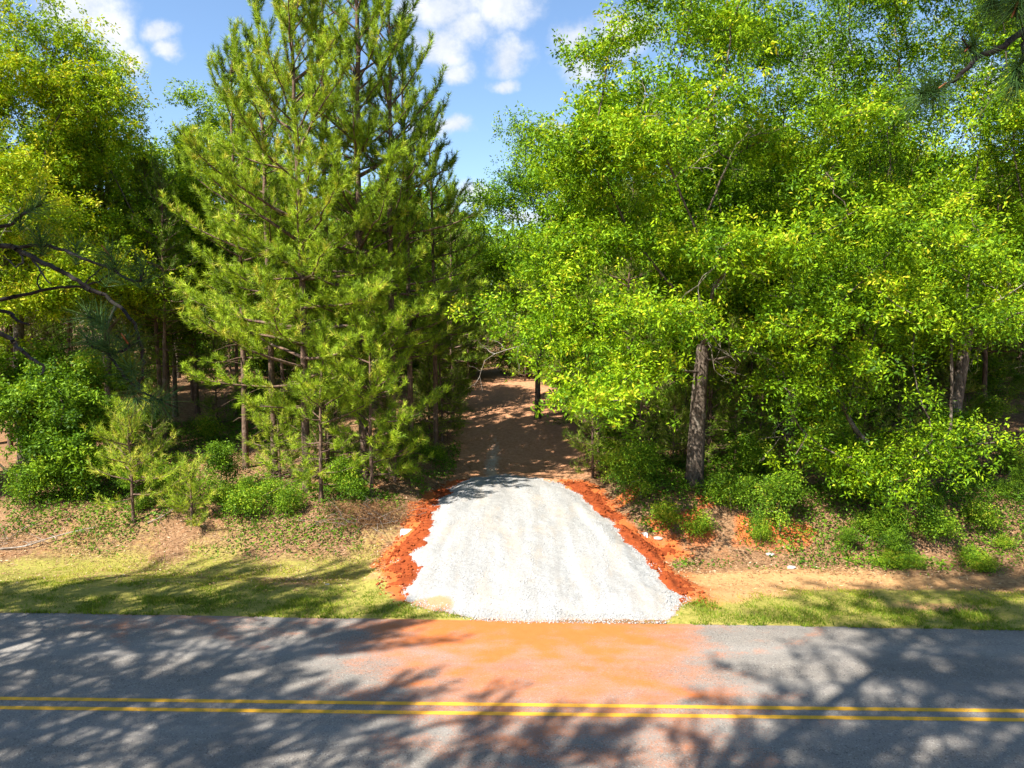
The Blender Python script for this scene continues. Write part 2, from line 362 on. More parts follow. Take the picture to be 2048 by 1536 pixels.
# ------------------------------------------------------------------ ground sheet
def axis(lo, hi, step, far, grow=1.25):
    a = list(np.arange(lo, hi + 1e-6, step)); s = step; v = hi
    while v < far: s *= grow; v += s; a.append(v)
    s = step; v = lo; b = []
    while v > -far: s *= grow; v -= s; b.append(v)
    return np.array(b[::-1] + a)
def grid_faces(nx, ny):
    i = np.arange(nx * ny).reshape(ny, nx)
    return np.stack([i[:-1, :-1], i[:-1, 1:], i[1:, 1:], i[1:, :-1]], -1).reshape(-1, 4)
def grass_mask(x, y):
    s = y - road_edge(x)
    L_ = (sstep(-.2, .1, s) * (1 - sstep(3.2, 6.4, s + (fbm(x, y, 2.5, 5) - .5) * 3.2))) * .95
    bare = sstep(1.6, 2.4, s) * (1 - sstep(2.9, 4.2, s)) * sstep(-10, -5.5, x) * .75
    L_ = L_ - bare * (0.35 + .9 * fbm(x, y, 1.2, 8))
    R_ = sstep(-.2, .1, s) * (1 - sstep(.9, 1.9, s + (fbm(x, y, 2, 6) - .5) * 1.4)) 
    R_ = R_ + sstep(5.5, 8.5, x) * sstep(1.2, 1.9, s) * (1 - sstep(2.4, 3.6, s)) * .9
    w = sstep(-.5, .8, x)
    patch = sstep(.42, .6, fbm(x, y, 1.6, 9)) * .35 * (1 - sstep(8, 10, s)) * (1 - w)
    g_ = L_ * (1 - w) + R_ * w + patch
    return np.clip(g_, 0, 1)
def build_ground():
    xs = axis(-17, 17, .14, 900); ys = axis(14.2, 34, .14, 900)
    X, Y = np.meshgrid(xs, ys); x = X.ravel(); y = Y.ravel()
    z = zfun(x, y); s = y - road_edge(x)
    z = z + (fbm(x, y, .7, 11) - .5) * .10 * sstep(.3, 1.5, s) + (fbm(x, y, .25, 12) - .5) * .03 * sstep(.1, .8, s)
    z = np.where(s < 0.0, -0.03, z + .012)
    P = np.stack([x, y], 1)
    dd = np.full(len(P), -9.0); near = (np.abs(x) < 12) & (y > 14) & (y < 36); dd[near] = inside_dist(P[near], DRIVE)
    z = z - .10 * sstep(.1, .5, dd)
    tx = np.abs(x - track_x(y)); s_ = s
    dirt = (1 - sstep(1.9, 3.6, tx + (fbm(x, y, 2, 21) - .5) * 2)) * sstep(8, 12, s_) * (1 - sstep(46, 52, y))
    dirt = np.maximum(dirt, sstep(8, 11, s_) * .25)
    pale = np.exp(-((x + .75 + (fbm(y, y * 0, 2, 3) - .5) * .5) / .42) ** 2) * (1 - sstep(30, 37, y)) * sstep(26, 28, y)
    w = sstep(2, 4, x)
    sand = w * sstep(.9, 1.5, s) * (1 - sstep(4.0, 5.6, s + (fbm(x, y, 3, 31) - .5) * 2)) * (1 - .5 * sstep(8, 14, x))
    sand = np.maximum(sand, (1 - w) * sstep(1.8, 2.4, s) * (1 - sstep(2.8, 3.8, s)) * sstep(-10, -5, x) * .7)
    dl = np.full(len(P), -9.0); dl[near] = np.maximum(inside_dist(P[near], CLAY_L), inside_dist(P[near], CLAY_R))
    clay_ = sstep(-.45, .1, dl + (fbm(x, y, .8, 41) - .5) * .9) * .9
    clay_ = np.maximum(clay_, .75 * sstep(-1.5, -.1, dl + (fbm(x, y, 1.2, 43) - .5) * 1.6) * sstep(4, 4.8, x) * (1 - sstep(4.4, 5.4, s)))
    clay_ = np.maximum(clay_, sstep(.66, .74, fbm(x, y, 2.6, 77)) * sstep(5, 7, s) * (1 - sstep(9, 11, s)) * .8)
    o = mesh_np('ground', np.stack([x, y, z], 1), [grid_faces(len(xs), len(ys))], [M['ground']], smooth=True,
                vert_attr={'grass': grass_mask(x, y) * (dd < 0) * (1 - clay_), 'dirt': dirt, 'sand': sand, 'clay': clay_, 'pale': pale})
    tag(o, kind='structure')
build_ground()

def build_road():
    xs = np.concatenate([np.arange(-300, -16, 4.0), np.arange(-16, 16, .1), np.arange(16, 301, 4.0)])
    ts = np.linspace(0, 1, 80)
    X, T = np.meshgrid(xs, ts)
    far = road_edge(X) + (fbm(X, X * 0, .5, 51) - .5) * .09 + (fbm(X, X * 0, 2.4, 52) - .5) * .08
    Y = 8.55 + (far - 8.55) * T
    x, y = X.ravel(), Y.ravel(); s = road_edge(x) - y
    cx = .35 + 0.12 * s
    hw = 3.4 - .05 * s
    d = 1 - sstep(hw - 2.1, hw + 2.6, np.abs(x - cx) + (fbm(x, y, 1.2, 68) - .5) * 1.5)
    d = d * (1.05 - .32 * sstep(.3, 2.2, s) - .34 * sstep(2.4, 6.0, s))
    d = np.maximum(d, .36 * (1 - sstep(.2, 2.6, s)) * (1 - sstep(5, 13, np.abs(x + 2.5))))
    ty = 0
    for (cx_, r_) in ((4.4, 3.0), (4.4, 4.7), (-4.0, 3.4), (-4.0, 5.1), (6.5, 5.6)):
        dd_ = np.hypot(x - cx_, y - float(road_edge(cx_)) - 1.6) - r_
        ty = ty + np.exp(-(dd_ / .16) ** 2) * (fbm(x, y, .8, 62) > .35)
    d = np.clip(d + .22 * ty * (d > .06) * (1 - sstep(3.0, 5.0, s)) - .10, 0, 1.1)
    z = np.where(T.ravel() >= .999, -.02, 0.0)
    o = mesh_np('road', np.stack([x, y, z], 1), [grid_faces(len(xs), len(ts))], [M['asphalt']], smooth=False, vert_attr={'dust': d}); tag(o, kind='structure')
    for a, b in (((0, 1397), (2048, 1422)), ((0, 1415.5), (2048, 1440))):
        A, B = at_z0(*a), at_z0(*b); k = (B[1] - A[1]) / (B[0] - A[0])
        xs2 = np.concatenate([np.arange(-300, -16, 4.0), np.arange(-16, 16, .05), np.arange(16, 301, 4.0)])
        yc = A[1] + (xs2 - A[0]) * k
        hw_ = .055 + (fbm(xs2, xs2 * 0, .12, 71) - .5) * .012
        v = np.concatenate([np.stack([xs2, yc - hw_, np.full_like(xs2, .004)], 1), np.stack([xs2, yc + hw_, np.full_like(xs2, .004)], 1)])
        n = len(xs2); i = np.arange(n - 1)
        dd = (1 - sstep(1.8, 4.2, np.abs(xs2 - .8))) * .6
        q = mesh_np('centre_line', v, [np.stack([i, i + 1, i + 1 + n, i + n], 1)], [M['paint']], vert_attr={'dust': np.concatenate([dd, dd])}); tag(q, kind='structure')
build_road()

def patch(name, poly, step, zf, mat, attrs=None, warp=.12, seed=0):
    lo = poly.min(0) - .3; hi = poly.max(0) + .3
    xs = np.arange(lo[0], hi[0], step); ys = np.arange(lo[1], hi[1], step)
    X, Y = np.meshgrid(xs, ys); x, y = X.ravel(), Y.ravel()
    d = inside_dist(np.stack([x, y], 1), poly) + (fbm(x, y, .5, seed) - .5) * warp * 2 + (fbm(x, y, .13, seed + 3) - .5) * warp * .8
    z = zf(x, y, d)
    f = grid_faces(len(xs), len(ys)); f = f[(d[f] > -.03).any(1)]
    used = np.unique(f); remap = np.zeros(len(x), int); remap[used] = np.arange(len(used))
    V = np.stack([x, y, z], 1)[used]
    va = {k: a(x, y, d)[used] for k, a in (attrs or {}).items()}
    o = mesh_np(name, V, [remap[f]], [mat], smooth=True, vert_attr=va); tag(o, kind='structure'); return o
def base_z(x, y):
    s = y - road_edge(x)
    return np.where(s < 0, 0.0, zfun(x, y))
PIPE = ((-3.55, 22.3), (4.25, 21.9))
def drive_z(x, y, d):
    rut = 0
    for c in (-1.6, -.2, 1.3, 2.3): rut = rut - .035 * np.exp(-((x - c - .18 * (22 - y) * c / 3 + (fbm(y, y * 0, 3, int(c * 10) + 40) - .5) * .5) / .22) ** 2)
    s = y - road_edge(x)
    th = .20 * sstep(-.02, .9, d) * (1 - .8 * sstep(9, 14, s)) * (0.25 + .75 * sstep(-.2, 1.2, s))
    return base_z(x, y) + np.where(d < 0, -.06, .012) + th + (rut + (fbm(x, y, .6, 91) - .5) * .07 + (fbm(x, y, .12, 92) - .5) * .035) * sstep(0, .3, d) * (.3 + .7 * sstep(0, 1, s))
def clay_z(x, y, d):
    lump = fbm(x, y, .45, 101, 5); big = fbm(x, y, 1.1, 104)
    hole = .40 * np.exp(-((x + 3.75) / .45) ** 2 - ((y - PIPE[0][1]) / .35) ** 2) + .40 * np.exp(-((x - 4.45) / .45) ** 2 - ((y - PIPE[1][1]) / .35) ** 2)
    return base_z(x, y) - hole + np.where(d < 0, -.06, 0.0) + sstep(-.02, .45, d) * (.02 + .30 * np.clip(lump - .46, 0, 1) + .12 * np.clip(big - .4, 0, 1) + .16 * np.exp(-((x - 5.0) / .7) ** 2 - ((y - 21.6) / .45) ** 2))
drive_red = lambda x, y, d: np.clip(np.maximum((1 - sstep(.25, .7, np.hypot((x + 2.0) / 1.3, (y - 16.35) / .8))) * 1.0, .55 * (1 - sstep(0, .25, d)) * (y < 17)), 0, 1)
patch('gravel_drive', DRIVE, .05, drive_z, M['gravel'], {'red': drive_red}, seed=2)
patch('clay_shoulder', CLAY_L, .05, clay_z, M['clay'], warp=.34, seed=5)
patch('clay_shoulder', CLAY_R, .05, clay_z, M['clay'], warp=.34, seed=6)

# stones and clods as stuff
def blobs(name, P, size, mat, squash=.7, jitter=.3):
    n = len(P)
    base = np.array([[1, 0, 0], [-.5, .87, 0], [-.5, -.87, 0], [.5, .87, .25], [.0, 0, .9], [-.9, 0, .3], [.5, -.87, .2], [0, 0, -.7]])
    import itertools
    # octahedron-like stone
    b = np.array([[1, 0, 0], [0, 1, 0], [-1, 0, 0], [0, -1, 0], [0, 0, 1], [0, 0, -1]], float)
    F8 = np.array([[0, 1, 4], [1, 2, 4], [2, 3, 4], [3, 0, 4], [1, 0, 5], [2, 1, 5], [3, 2, 5], [0, 3, 5]])
    V = b[None] * (1 + (rng.random((n, 6, 3)) - .5) * jitter * 2) * size[:, None, None]
    V[:, :, 2] *= squash
    a = rng.random(n) * 6.283; c, s_ = np.cos(a)[:, None], np.sin(a)[:, None]
    tl = (rng.random((n, 1)) - .5) * .8
    x, y, z = V[:, :, 0], V[:, :, 1], V[:, :, 2] + V[:, :, 0] * tl
    V = np.stack([x * c - y * s_, x * s_ + y * c, z], -1) + P[:, None, :]
    F_ = (F8[None] + (np.arange(n) * 6)[:, None, None]).reshape(-1, 3)
    t = np.repeat(rng.random(n), 8)
    o = mesh_np(name, V.reshape(-1, 3), [F_], [mat], face_attr={'tint': t}); return o
def scatter_poly(poly, n, margin=0.0, seed=0):
    lo = poly.min(0) - .4; hi = poly.max(0) + .4
    P = lo + rng.random((n, 2)) * (hi - lo); d = inside_dist(P, poly); return P[d > margin], d[d > margin]
P, d = scatter_poly(DRIVE, 64400, -.12)
dens = fbm(P[:, 0] * 1.5, P[:, 1] * .5, .8, 33); k = rng.random(len(P)) < np.where(d < .35, 1.0, sstep(.5, .8, dens) * .6); P, d = P[k], d[k]
z = drive_z(P[:, 0], P[:, 1], d)
sz = .010 + .020 * rng.random(len(P)) ** 2.5
tag(blobs('loose_stones', np.column_stack([P, np.maximum(z, base_z(P[:, 0], P[:, 1])) + .004]), sz, M['stone']), 'loose pale crushed stones strewn over the gravel drive', 'gravel', kind='stuff')
for poly in (CLAY_L, CLAY_R):
    P, d = scatter_poly(poly, 2600, -.3); dd = inside_dist(P, DRIVE); k = dd < .08; P, d = P[k], d[k]
    sz = .015 + .055 * rng.random(len(P)) ** 2.5
    z = np.maximum(clay_z(P[:, 0], P[:, 1], d), base_z(P[:, 0], P[:, 1])) + .01
    side = 'left' if poly is CLAY_L else 'right'
    tag(blobs('clay_clods', np.column_stack([P, z]), sz, M['clay'], .8), 'broken red clay clods heaped along the %s edge of the gravel drive' % side, 'clay', kind='stuff')

# ------------------------------------------------------------------ leaves, needles, tubes
def tubes(A, B, ra, rb, k=6):
    """independent frustums from A to B"""
    n = len(A); ax = norm(B - A); ref = np.where(np.abs(ax[:, 2:3]) > .9, np.array([[1., 0, 0]]), np.array([[0, 0, 1.]]))
    u = norm(np.cross(ax, ref)); w = np.cross(ax, u)
    ang = np.arange(k) * 2 * math.pi / k; c, s_ = np.cos(ang), np.sin(ang)
    ring = u[:, None, :] * c[None, :, None] + w[:, None, :] * s_[None, :, None]
    V = np.concatenate([A[:, None, :] + ring * ra[:, None, None], B[:, None, :] + ring * rb[:, None, None]], 1).reshape(-1, 3)
    i = np.arange(k); j = (i + 1) % k
    f = np.stack([i, j, j + k, i + k], 1)
    F_ = (f[None] + (np.arange(n) * 2 * k)[:, None, None]).reshape(-1, 4)
    return V, F_
def cat(parts):
    V = []; Fs = []; off = 0
    for v, f in parts: V.append(v); Fs.append(f + off); off += len(v)
    return np.concatenate(V), np.concatenate(Fs)
def leaf_quads(P, L_, W_, up=.6, outdir=None, R=None):
    """rhombic leaves at P"""
    r = R or rng; n = len(P)
    d = r.normal(size=(n, 3)); d[:, 2] *= .6
    if outdir is not None: d = norm(d) + outdir * .8
    d = norm(d)
    nrm = r.normal(size=(n, 3)) * .75; nrm[:, 2] += up; nrm = norm(nrm)
    side = norm(np.cross(d, nrm))
    l = L_ * (0.65 + .6 * r.random((n, 1))); w = W_ * (0.65 + .6 * r.random((n, 1)))
    sag = np.zeros((n, 3)); sag[:, 2] = -.12
    V = np.stack([P, P + d * l * .45 + side * w * .5, P + d * l + sag * l, P + d * l * .45 - side * w * .5], 1).reshape(-1, 3)
    F_ = np.arange(n * 4).reshape(n, 4)
    return V, F_
def needle_tris(P, D, length, width, count, spread=.75, back=.16, R=None):
    r = R or rng; n = len(P)
    P2 = np.repeat(P, count, 0); D2 = np.repeat(D, count, 0); N_ = len(P2)
    rd = norm(r.normal(size=(N_, 3))); rd = rd - (rd * D2).sum(1, keepdims=True) * D2; rd = norm(rd)
    a = spread * (0.35 + .85 * r.random((N_, 1)))
    dr = norm(D2 * np.cos(a) + rd * np.sin(a)); dr[:, 2] -= .05
    base = P2 - D2 * back * r.random((N_, 1))
    l = length * (.7 + .45 * r.random((N_, 1)))
    s_ = norm(np.cross(dr, r.normal(size=(N_, 3))))
    V = np.stack([base + s_ * width * .5, base - s_ * width * .5, base + dr * l], 1).reshape(-1, 3)
    return V, np.arange(N_ * 3).reshape(N_, 3)

def colonize(att, start, R, step=.4, di=3.5, dk=.75, maxit=260, trop=.0, wob=.15):
    """grow branches towards attraction points; start = list of positions, chained upward"""
    nodes = [np.array(p, float) for p in start]; par = [-1] + list(range(len(start) - 1))
    N_ = np.array(nodes); att = att.copy()
    near = np.full(len(att), 1e9); nid = np.zeros(len(att), int)
    def upd(new, ids):
        nonlocal near, nid
        for p, i in zip(new, ids):
            dd = np.linalg.norm(att - p, axis=1); k = dd < near; near[k] = dd[k]; nid[k] = i
    upd(nodes, range(len(nodes)))
    first = True
    for it in range(maxit):
        if len(att) == 0: break
        lim = di if not first else 1e9
        act = near < di
        if not act.any(): act = near < near.min() + 1.0
        ids = nid[act]; vec = norm(att[act] - np.array(nodes)[ids])
        u = np.unique(ids); acc = np.zeros((len(nodes), 3)); np.add.at(acc, ids, vec)
        dirs = norm(acc[u] + R.normal(size=(len(u), 3)) * wob + np.array([0, 0, trop]))
        new = np.array(nodes)[u] + dirs * step
        # skip duplicates
        ok = []; base = len(nodes)
        arr = np.array(nodes)
        for q in range(len(u)):
            if np.min(np.abs(arr - new[q]).sum(1)) < step * .25: continue
            ok.append(q)
        if not ok:
            k = near > near.min() + .3; att, near, nid = att[k], near[k], nid[k]; continue
        ids_new = []
        for q in ok: nodes.append(new[q]); par.append(int(u[q])); ids_new.append(len(nodes) - 1)
        upd(new[ok], ids_new)
        k = near > dk; att, near, nid = att[k], near[k], nid[k]
    return np.array(nodes), np.array(par)
def radii(par, tip=.012, expo=2.35):
    n = len(par); acc = np.zeros(n); ch = np.zeros(n, int)
    for i in range(n - 1, 0, -1):
        if acc[i] == 0: acc[i] = tip ** expo
        acc[par[i]] += acc[i]; ch[par[i]] += 1
    return acc ** (1 / expo), ch

def dead_limbs(root, nodes, r, R, n):
    cand = np.where((r > .018) & (r < .09) & (nodes[:, 1] < .5) & (nodes[:, 2] > 3))[0]
    if len(cand) == 0: return
    cen = nodes.mean(0)
    for i in R.choice(cand, min(n, len(cand)), replace=False):
        d = norm(nodes[i] - cen * [1, 1, .9] + R.normal(size=3) * 1.2 + np.array([0, -1.8, 0])); L_ = R.uniform(1.2, 2.6); parts = []
        def grow(p, d, l, rad, lev):
            pts = [p]; m_ = 5
            for q in range(m_): d = norm(d + R.normal(size=3) * .20); pts.append(pts[-1] + d * l / m_)
            parts.append(tube_path(pts, rad, rad * .35, 5))
            if lev < 2:
                for q in (2, 3, 4, 5)[:4 - lev]: grow(pts[q], norm(d + R.normal(size=3) * .7), l * R.uniform(.3, .55), rad * .5, lev + 1)
        grow(nodes[i], d, L_, .017, 0)
        V, Fs = cat(parts); mesh_np('dead_limb', V, [Fs], [M['dead_wood']], root, smooth=True)
def tube_path(pts, r0, r1, k=6):
    pts = np.array(pts, float); rr = np.linspace(r0, r1, len(pts)); return tubes(pts[:-1], pts[1:], rr[:-1], rr[1:], k)
def broadleaf(name, ells, R, n_clump, n_leaf, trunk_pts, trunk_r, leaf=(.155, .060), mats=('oak_leaf', 'oak_bark'), clump_r=.45, step=.42, tint0=.45, open_=.0, stems=None, bare=0, dead_n=0, clear=0):
    """ells: (cx,cy,cz, rx,ry,rz, weight) crown lobes; returns Empty > trunk, crown"""
    ells = np.array(ells, float); wts = ells[:, 6] / ells[:, 6].sum()
    k = R.choice(len(ells), n_clump, p=wts)
    d = norm(R.normal(size=(n_clump, 3))); rad = (0.35 + .65 * R.random((n_clump, 1)) ** .5)
    cl = ells[k, :3] + d * rad * ells[k, 3:6]
    if n_clump > 280:                                    # gather the clumps into layered boughs
        nb_ = n_clump // 14; kb = R.choice(len(ells), nb_, p=wts); db = norm(R.normal(size=(nb_, 3)))
        bc = ells[kb, :3] + db * (.40 + .50 * R.random((nb_, 1)) ** .5) * ells[kb, 3:6]; pick = R.integers(0, nb_, n_clump)
        cl = bc[pick] + R.normal(size=(n_clump, 3)) * np.array([.74, .74, .25]); cl[::9] = (ells[k, :3] + d * rad * ells[k, 3:6])[::9]
    cl = cl[cl[:, 2] > .35]
    if clear: cl = cl[~((np.abs(cl[:, 0] + .1) < 1.5) & (cl[:, 1] < 1) & (cl[:, 2] < clear))]
    if open_ > 0 and n_clump <= 280:                                        # gaps in the crown
        h = fbm(cl[:, 0] + cl[:, 1] * .7, cl[:, 2] + cl[:, 1] * .3, 1.5, int(R.integers(1000))); cl = cl[h > open_]
    att = cl
    nodes, par = colonize(att, trunk_pts, R, step=step)
    r, ch = radii(par)
    sc = trunk_r / r[0]; r = np.maximum(r * (sc if sc < 1.8 else 1.0), .011)
    nt_ = len(trunk_pts)
    for i in range(nt_): r[i] = max(r[i], trunk_r * (1.22 if i == 0 else 1.0) * (1 - .35 * i / max(1, nt_)))
    idx = np.arange(1, len(nodes)); A, B = nodes[par[idx]], nodes[idx]; ra, rb = np.minimum(r[par[idx]], r[idx] * 1.5), r[idx]
    ra[:nt_ - 1] = r[:nt_ - 1]
    big = rb > .05; parts = []
    if big.any():
        ext = norm(B[big] - A[big]) * .02; parts.append(tubes(A[big] - ext, B[big] + ext, ra[big], rb[big], 9))
    if (~big).any(): parts.append(tubes(A[~big], B[~big], ra[~big], rb[~big], 4))
    root = empty(name, (0, 0, 0))
    V, Fs = cat(parts); mesh_np('trunk', V, [Fs], [M[mats[1]]], root, smooth=True)
    if dead_n: dead_limbs(root, nodes, r, R, dead_n)
    # leaf clumps: around thin nodes and at every attraction point
    thin = nodes[(r < .035) & (nodes[:, 2] > cl[:, 2].min() - .2)]
    thin = thin[R.random(len(thin)) > bare]
    src = np.concatenate([cl, thin[R.choice(len(thin), min(len(thin), n_clump), replace=False)]]) if len(thin) else cl
    wt = .4 + R.random(len(src)); per = np.round(n_leaf * wt / wt.sum()).astype(int)
    c = np.repeat(np.arange(len(src)), per); n = len(c)
    off = R.normal(size=(n, 3)) * clump_r * (.6 + .8 * R.random(len(src)))[c][:, None]; off[:, 2] *= .55
    # sub-tufts of leaves: pull towards a few twig ends
    nt2 = 7; tuft = R.normal(size=(len(src), nt2, 3)) * clump_r; tuft[:, :, 2] *= .5
    sel = tuft[c, R.integers(0, nt2, n)]; off = sel + R.normal(size=(n, 3)) * .075
    P_ = src[c] + off
    Vl, Fl = leaf_quads(P_, leaf[0], leaf[1], up=.7, outdir=norm(off - sel), R=R)
    tint = np.clip(tint0 + (R.random(len(src)) - .5)[c] * .60 + R.normal(size=n) * .15 + .12 * (off[:, 2] > 0), 0, 1)  # tint varies by clump and leaf, lighter in each clump's upper half
    tint[R.random(n) < .006] = 1
    mesh_np('crown', Vl, [Fl], [M[mats[0]]], root, face_attr={'tint': tint})
    return root

def pine(name, h, R, crown_base, spread, trunk_r=.14, width=.017, count=24, nl=.2, mats=('pine_needle', 'pine_bark'), dens=1.0, dead=8, tint0=.5, whorl=.55, cone=1.0, lean=0.0):
    """straight trunk, whorls of branches that sweep up at the tips, brushes of needles"""
    trunk_n = int(h / .5) + 2
    zt = np.linspace(0, h, trunk_n); bx = np.cumsum(R.normal(size=trunk_n)) * .03; by = np.cumsum(R.normal(size=trunk_n)) * .03
    T = np.stack([bx * (zt / h) * 1.2 + lean * zt, by * (zt / h) * 1.2, zt], 1); T -= T[0]
    tr = trunk_r * (1 - zt / h) ** .8 + .012; tr[0] *= 1.25
    seg = [tubes(T[:-1], T[1:] , tr[:-1], tr[1:], 8)]
    tpos = lambda z: np.array([np.interp(z, zt, T[:, 0]), np.interp(z, zt, T[:, 1]), z])
    A, B, RA, RB = [], [], [], []; TP, TD = [], []
    z = crown_base
    while z < h - .3:
        f = (z - crown_base) / (h - crown_base)           # 0 bottom .. 1 top
        L0 = spread * 1.06 * ((1 - f) ** .75 * cone + (1 - cone) * (1 - f ** 3)) * (.55 + .45 * min(1, f * 5 + .25)) + .35
        nb = int(R.integers(4, 7)); a0 = R.random() * 6.28
        for b in range(nb):
            if R.random() < .22 + .16 * f: continue
            az = a0 + b * 6.283 / nb + R.normal() * .25; L1 = L0 * (.55 + .6 * R.random())
            el = math.radians(8 + 60 * f + R.normal() * 9)
            p = tpos(z + R.normal() * .1); n = max(3, int(L1 / .33)); st = L1 / n; r0 = .012 + .012 * L1
            path = [p]; e = el - .15
            for s in range(n):
                e_ = e + .55 * (s / n) ** 2 + R.normal() * .06; az_ = az + R.normal() * .10
                path.append(path[-1] + st * np.array([math.cos(az_) * math.cos(e_), math.sin(az_) * math.cos(e_), math.sin(e_)]))
                az += R.normal() * .04
            path = np.array(path); rr = np.linspace(r0, .007, n + 1)
            A.append(path[:-1]); B.append(path[1:]); RA.append(rr[:-1]); RB.append(rr[1:])
            for s in range(max(1, int(n * .36)), n + 1):
                q = path[s]; fd = norm(path[s] - path[s - 1]); t = s / n
                if s == n:
                    for w in range(3): TP.append(q - fd * .15 * w); TD.append(norm(fd + np.array([0, 0, .35])))
                nsub = 2 if R.random() < .62 * dens else 1
                for sd in range(nsub):
                    sg = 1 if (s + sd) % 2 else -1; l2 = (.28 + .5 * (1 - t) * L1 * .42 + .12 * R.random()) 
                    l2 = min(l2, 1.3)
                    a2 = az + sg * (0.75 + R.normal() * .2); e2 = el + .25 + R.normal() * .22
                    m_ = max(1, int(l2 / .19)); dd = np.array([math.cos(a2) * math.cos(e2), math.sin(a2) * math.cos(e2), math.sin(e2)])
                    pts = [q]
                    for w in range(m_):
                        dd = norm(dd + np.array([0, 0, .12]) + R.normal(size=3) * .13); pts.append(pts[-1] + dd * l2 / m_)
                        TP.append(pts[-1]); TD.append(norm(dd + np.array([0, 0, .3]) + R.normal(size=3) * .2))
                        if dens >= 1 and R.random() < .45:
                            d3 = norm(dd + R.normal(size=3) * .7 + np.array([0, 0, .25])); l3 = .14 + .16 * R.random()
                            TP.append(pts[-1] + d3 * l3); TD.append(d3); A.append(pts[-1][None]); B.append((pts[-1] + d3 * l3)[None]); RA.append(np.full(1, .006)); RB.append(np.full(1, .004))
                    pts = np.array(pts); A.append(pts[:-1]); B.append(pts[1:]); RA.append(np.full(m_, .008)); RB.append(np.full(m_, .006))
        z += whorl * (.7 + .6 * R.random()) * (1 - .25 * f)
    for s in range(5): TP.append(tpos(h - .06 - s * .16)); TD.append(np.array([R.normal() * .15, R.normal() * .15, 1.]))
    for _ in range(dead):                                 # bare dead twigs below the crown
        zd = R.uniform(min(.8, h * .2), max(crown_base + 1.5, 1.5)); az = R.random() * 6.28; L1 = R.uniform(.3, 2.1); p = tpos(zd); q = p + L1 * np.array([math.cos(az), math.sin(az), R.normal() * .25])
        md = (p + q) / 2 + np.array([0, 0, .08]); A.append(np.array([p, md])); B.append(np.array([md, q])); RA.append(np.array([.014, .010])); RB.append(np.array([.010, .005]))
    A, B, RA, RB = map(np.concatenate, (A, B, RA, RB)); seg.append(tubes(A, B, RA, RB, 4))
    root = empty(name, (0, 0, 0)); V, Fs = cat(seg); mesh_np('trunk', V, [Fs], [M[mats[1]]], root, smooth=True)
    TP = np.array(TP); TD = norm(np.array(TD))
    Vn, Fn = needle_tris(TP, TD, nl, width, count, spread=.95, back=.26, R=R)
    ct = np.clip(tint0 + R.normal(size=len(TP)) * .22, 0, 1); tint = np.clip(np.repeat(ct, count) + R.normal(size=len(Fn)) * .10, 0, 1)
    mesh_np('crown', Vn, [Fn], [M[mats[0]]], root, face_attr={'tint': tint})
    return root

def place(o, x, y, rot=0, sc=1.0, label=None, cat_='tree', group=None, z=None, sz=None, tilt=(0, 0)):
    o.location = (float(x), float(y), float(zfun(x, y)) - .06 if z is None else z)
    o.rotation_euler = (tilt[0], tilt[1], rot); o.scale = (sc, sc, sz or sc)
    tag(o, label, cat_, group); return o
def base_at(px, depth): return (px - 1024) / F * depth     # x of a trunk standing at ground distance 'depth' (y)

# ------------------------------------------------------------------ the large trees at the edge of the wood
Rg = lambda s: np.random.default_rng(s)
def chain(*p): 
    out = []
    for a, b in zip(p[:-1], p[1:]):
        a, b = np.array(a, float), np.array(b, float); n = max(1, int(np.linalg.norm(b - a) / .45))
        out += [a + (b - a) * i / n for i in range(n)]
    return out + [np.array(p[-1], float)]

# main oak to the right of the drive
o = broadleaf('oak_tree', [(.3, 0, 10.5, 5.2, 5, 5.6, 8), (.9, 0, 18, 3.8, 4, 4.6, 4), (-4.6, -1.5, 7.2, 3.3, 3.2, 2.3, 4), (-3.0, -3.4, 4.3, 2.4, 2.0, 1.1, 2.2),
    (-4.0, 0, 11.6, 1.7, 2.4, 2.4, 1.4), (-1.9, 0, 15.8, 1.6, 2.2, 2.8, 1.4), (3.5, -3, 7.5, 3, 2.5, 2.8, 2.6), (2.6, -3.2, 4.9, 2.4, 2, 1.0, 1.4), (.5, -4, 6.6, 3, 1.8, 2.2, 2), (-4.2, -2.8, 3.2, 1.8, 1.5, .55, 1.3), (-5.6, -2.2, 5.0, 1.5, 1.5, .8, 1)], Rg(11), 620, 151800,
    chain((0, 0, 0), (.05, 0, 1.6), (.12, 0, 3.6), (.25, .1, 5.0)), .33, open_=.47, dead_n=12, clear=5.3)
p = at(1388, 972); place(o, p[0], p[1] , label='big oak with the thickest trunk, right of the gravel drive, limb over the track')
# oak behind it
o = broadleaf('oak_tree', [(0, 0, 12, 5, 5, 6.5, 6), (0, 0, 19, 4.5, 4, 4, 4), (3, -2, 8, 3, 3, 3, 2)], Rg(12), 520, 101200, chain((0, 0, 0), (.2, 0, 3), (0, 0, 6)), .30, open_=.47, dead_n=9)
place(o, base_at(1575, 31.5), 31, label='tall oak with a mottled leaning trunk, close behind and right of the big oak')
oakB = o
o = broadleaf('oak_tree', [(0, 0, 11, 5.0, 4.5, 6.5, 6), (0, 0, 18.5, 4.0, 4, 4.5, 4), (-2.6, -3, 8, 2.4, 2.2, 2.4, 2), (2, -3, 12, 3, 2, 3, 2)], Rg(13), 520, 115000, chain((0, 0, 0), (-.1, 0, 2.5), (.3, 0, 6)), .27, open_=.46, tint0=.52, dead_n=12)
place(o, base_at(1905, 27.5), 27, label='tall oak with pale forked limbs near the right edge, above the young oak')
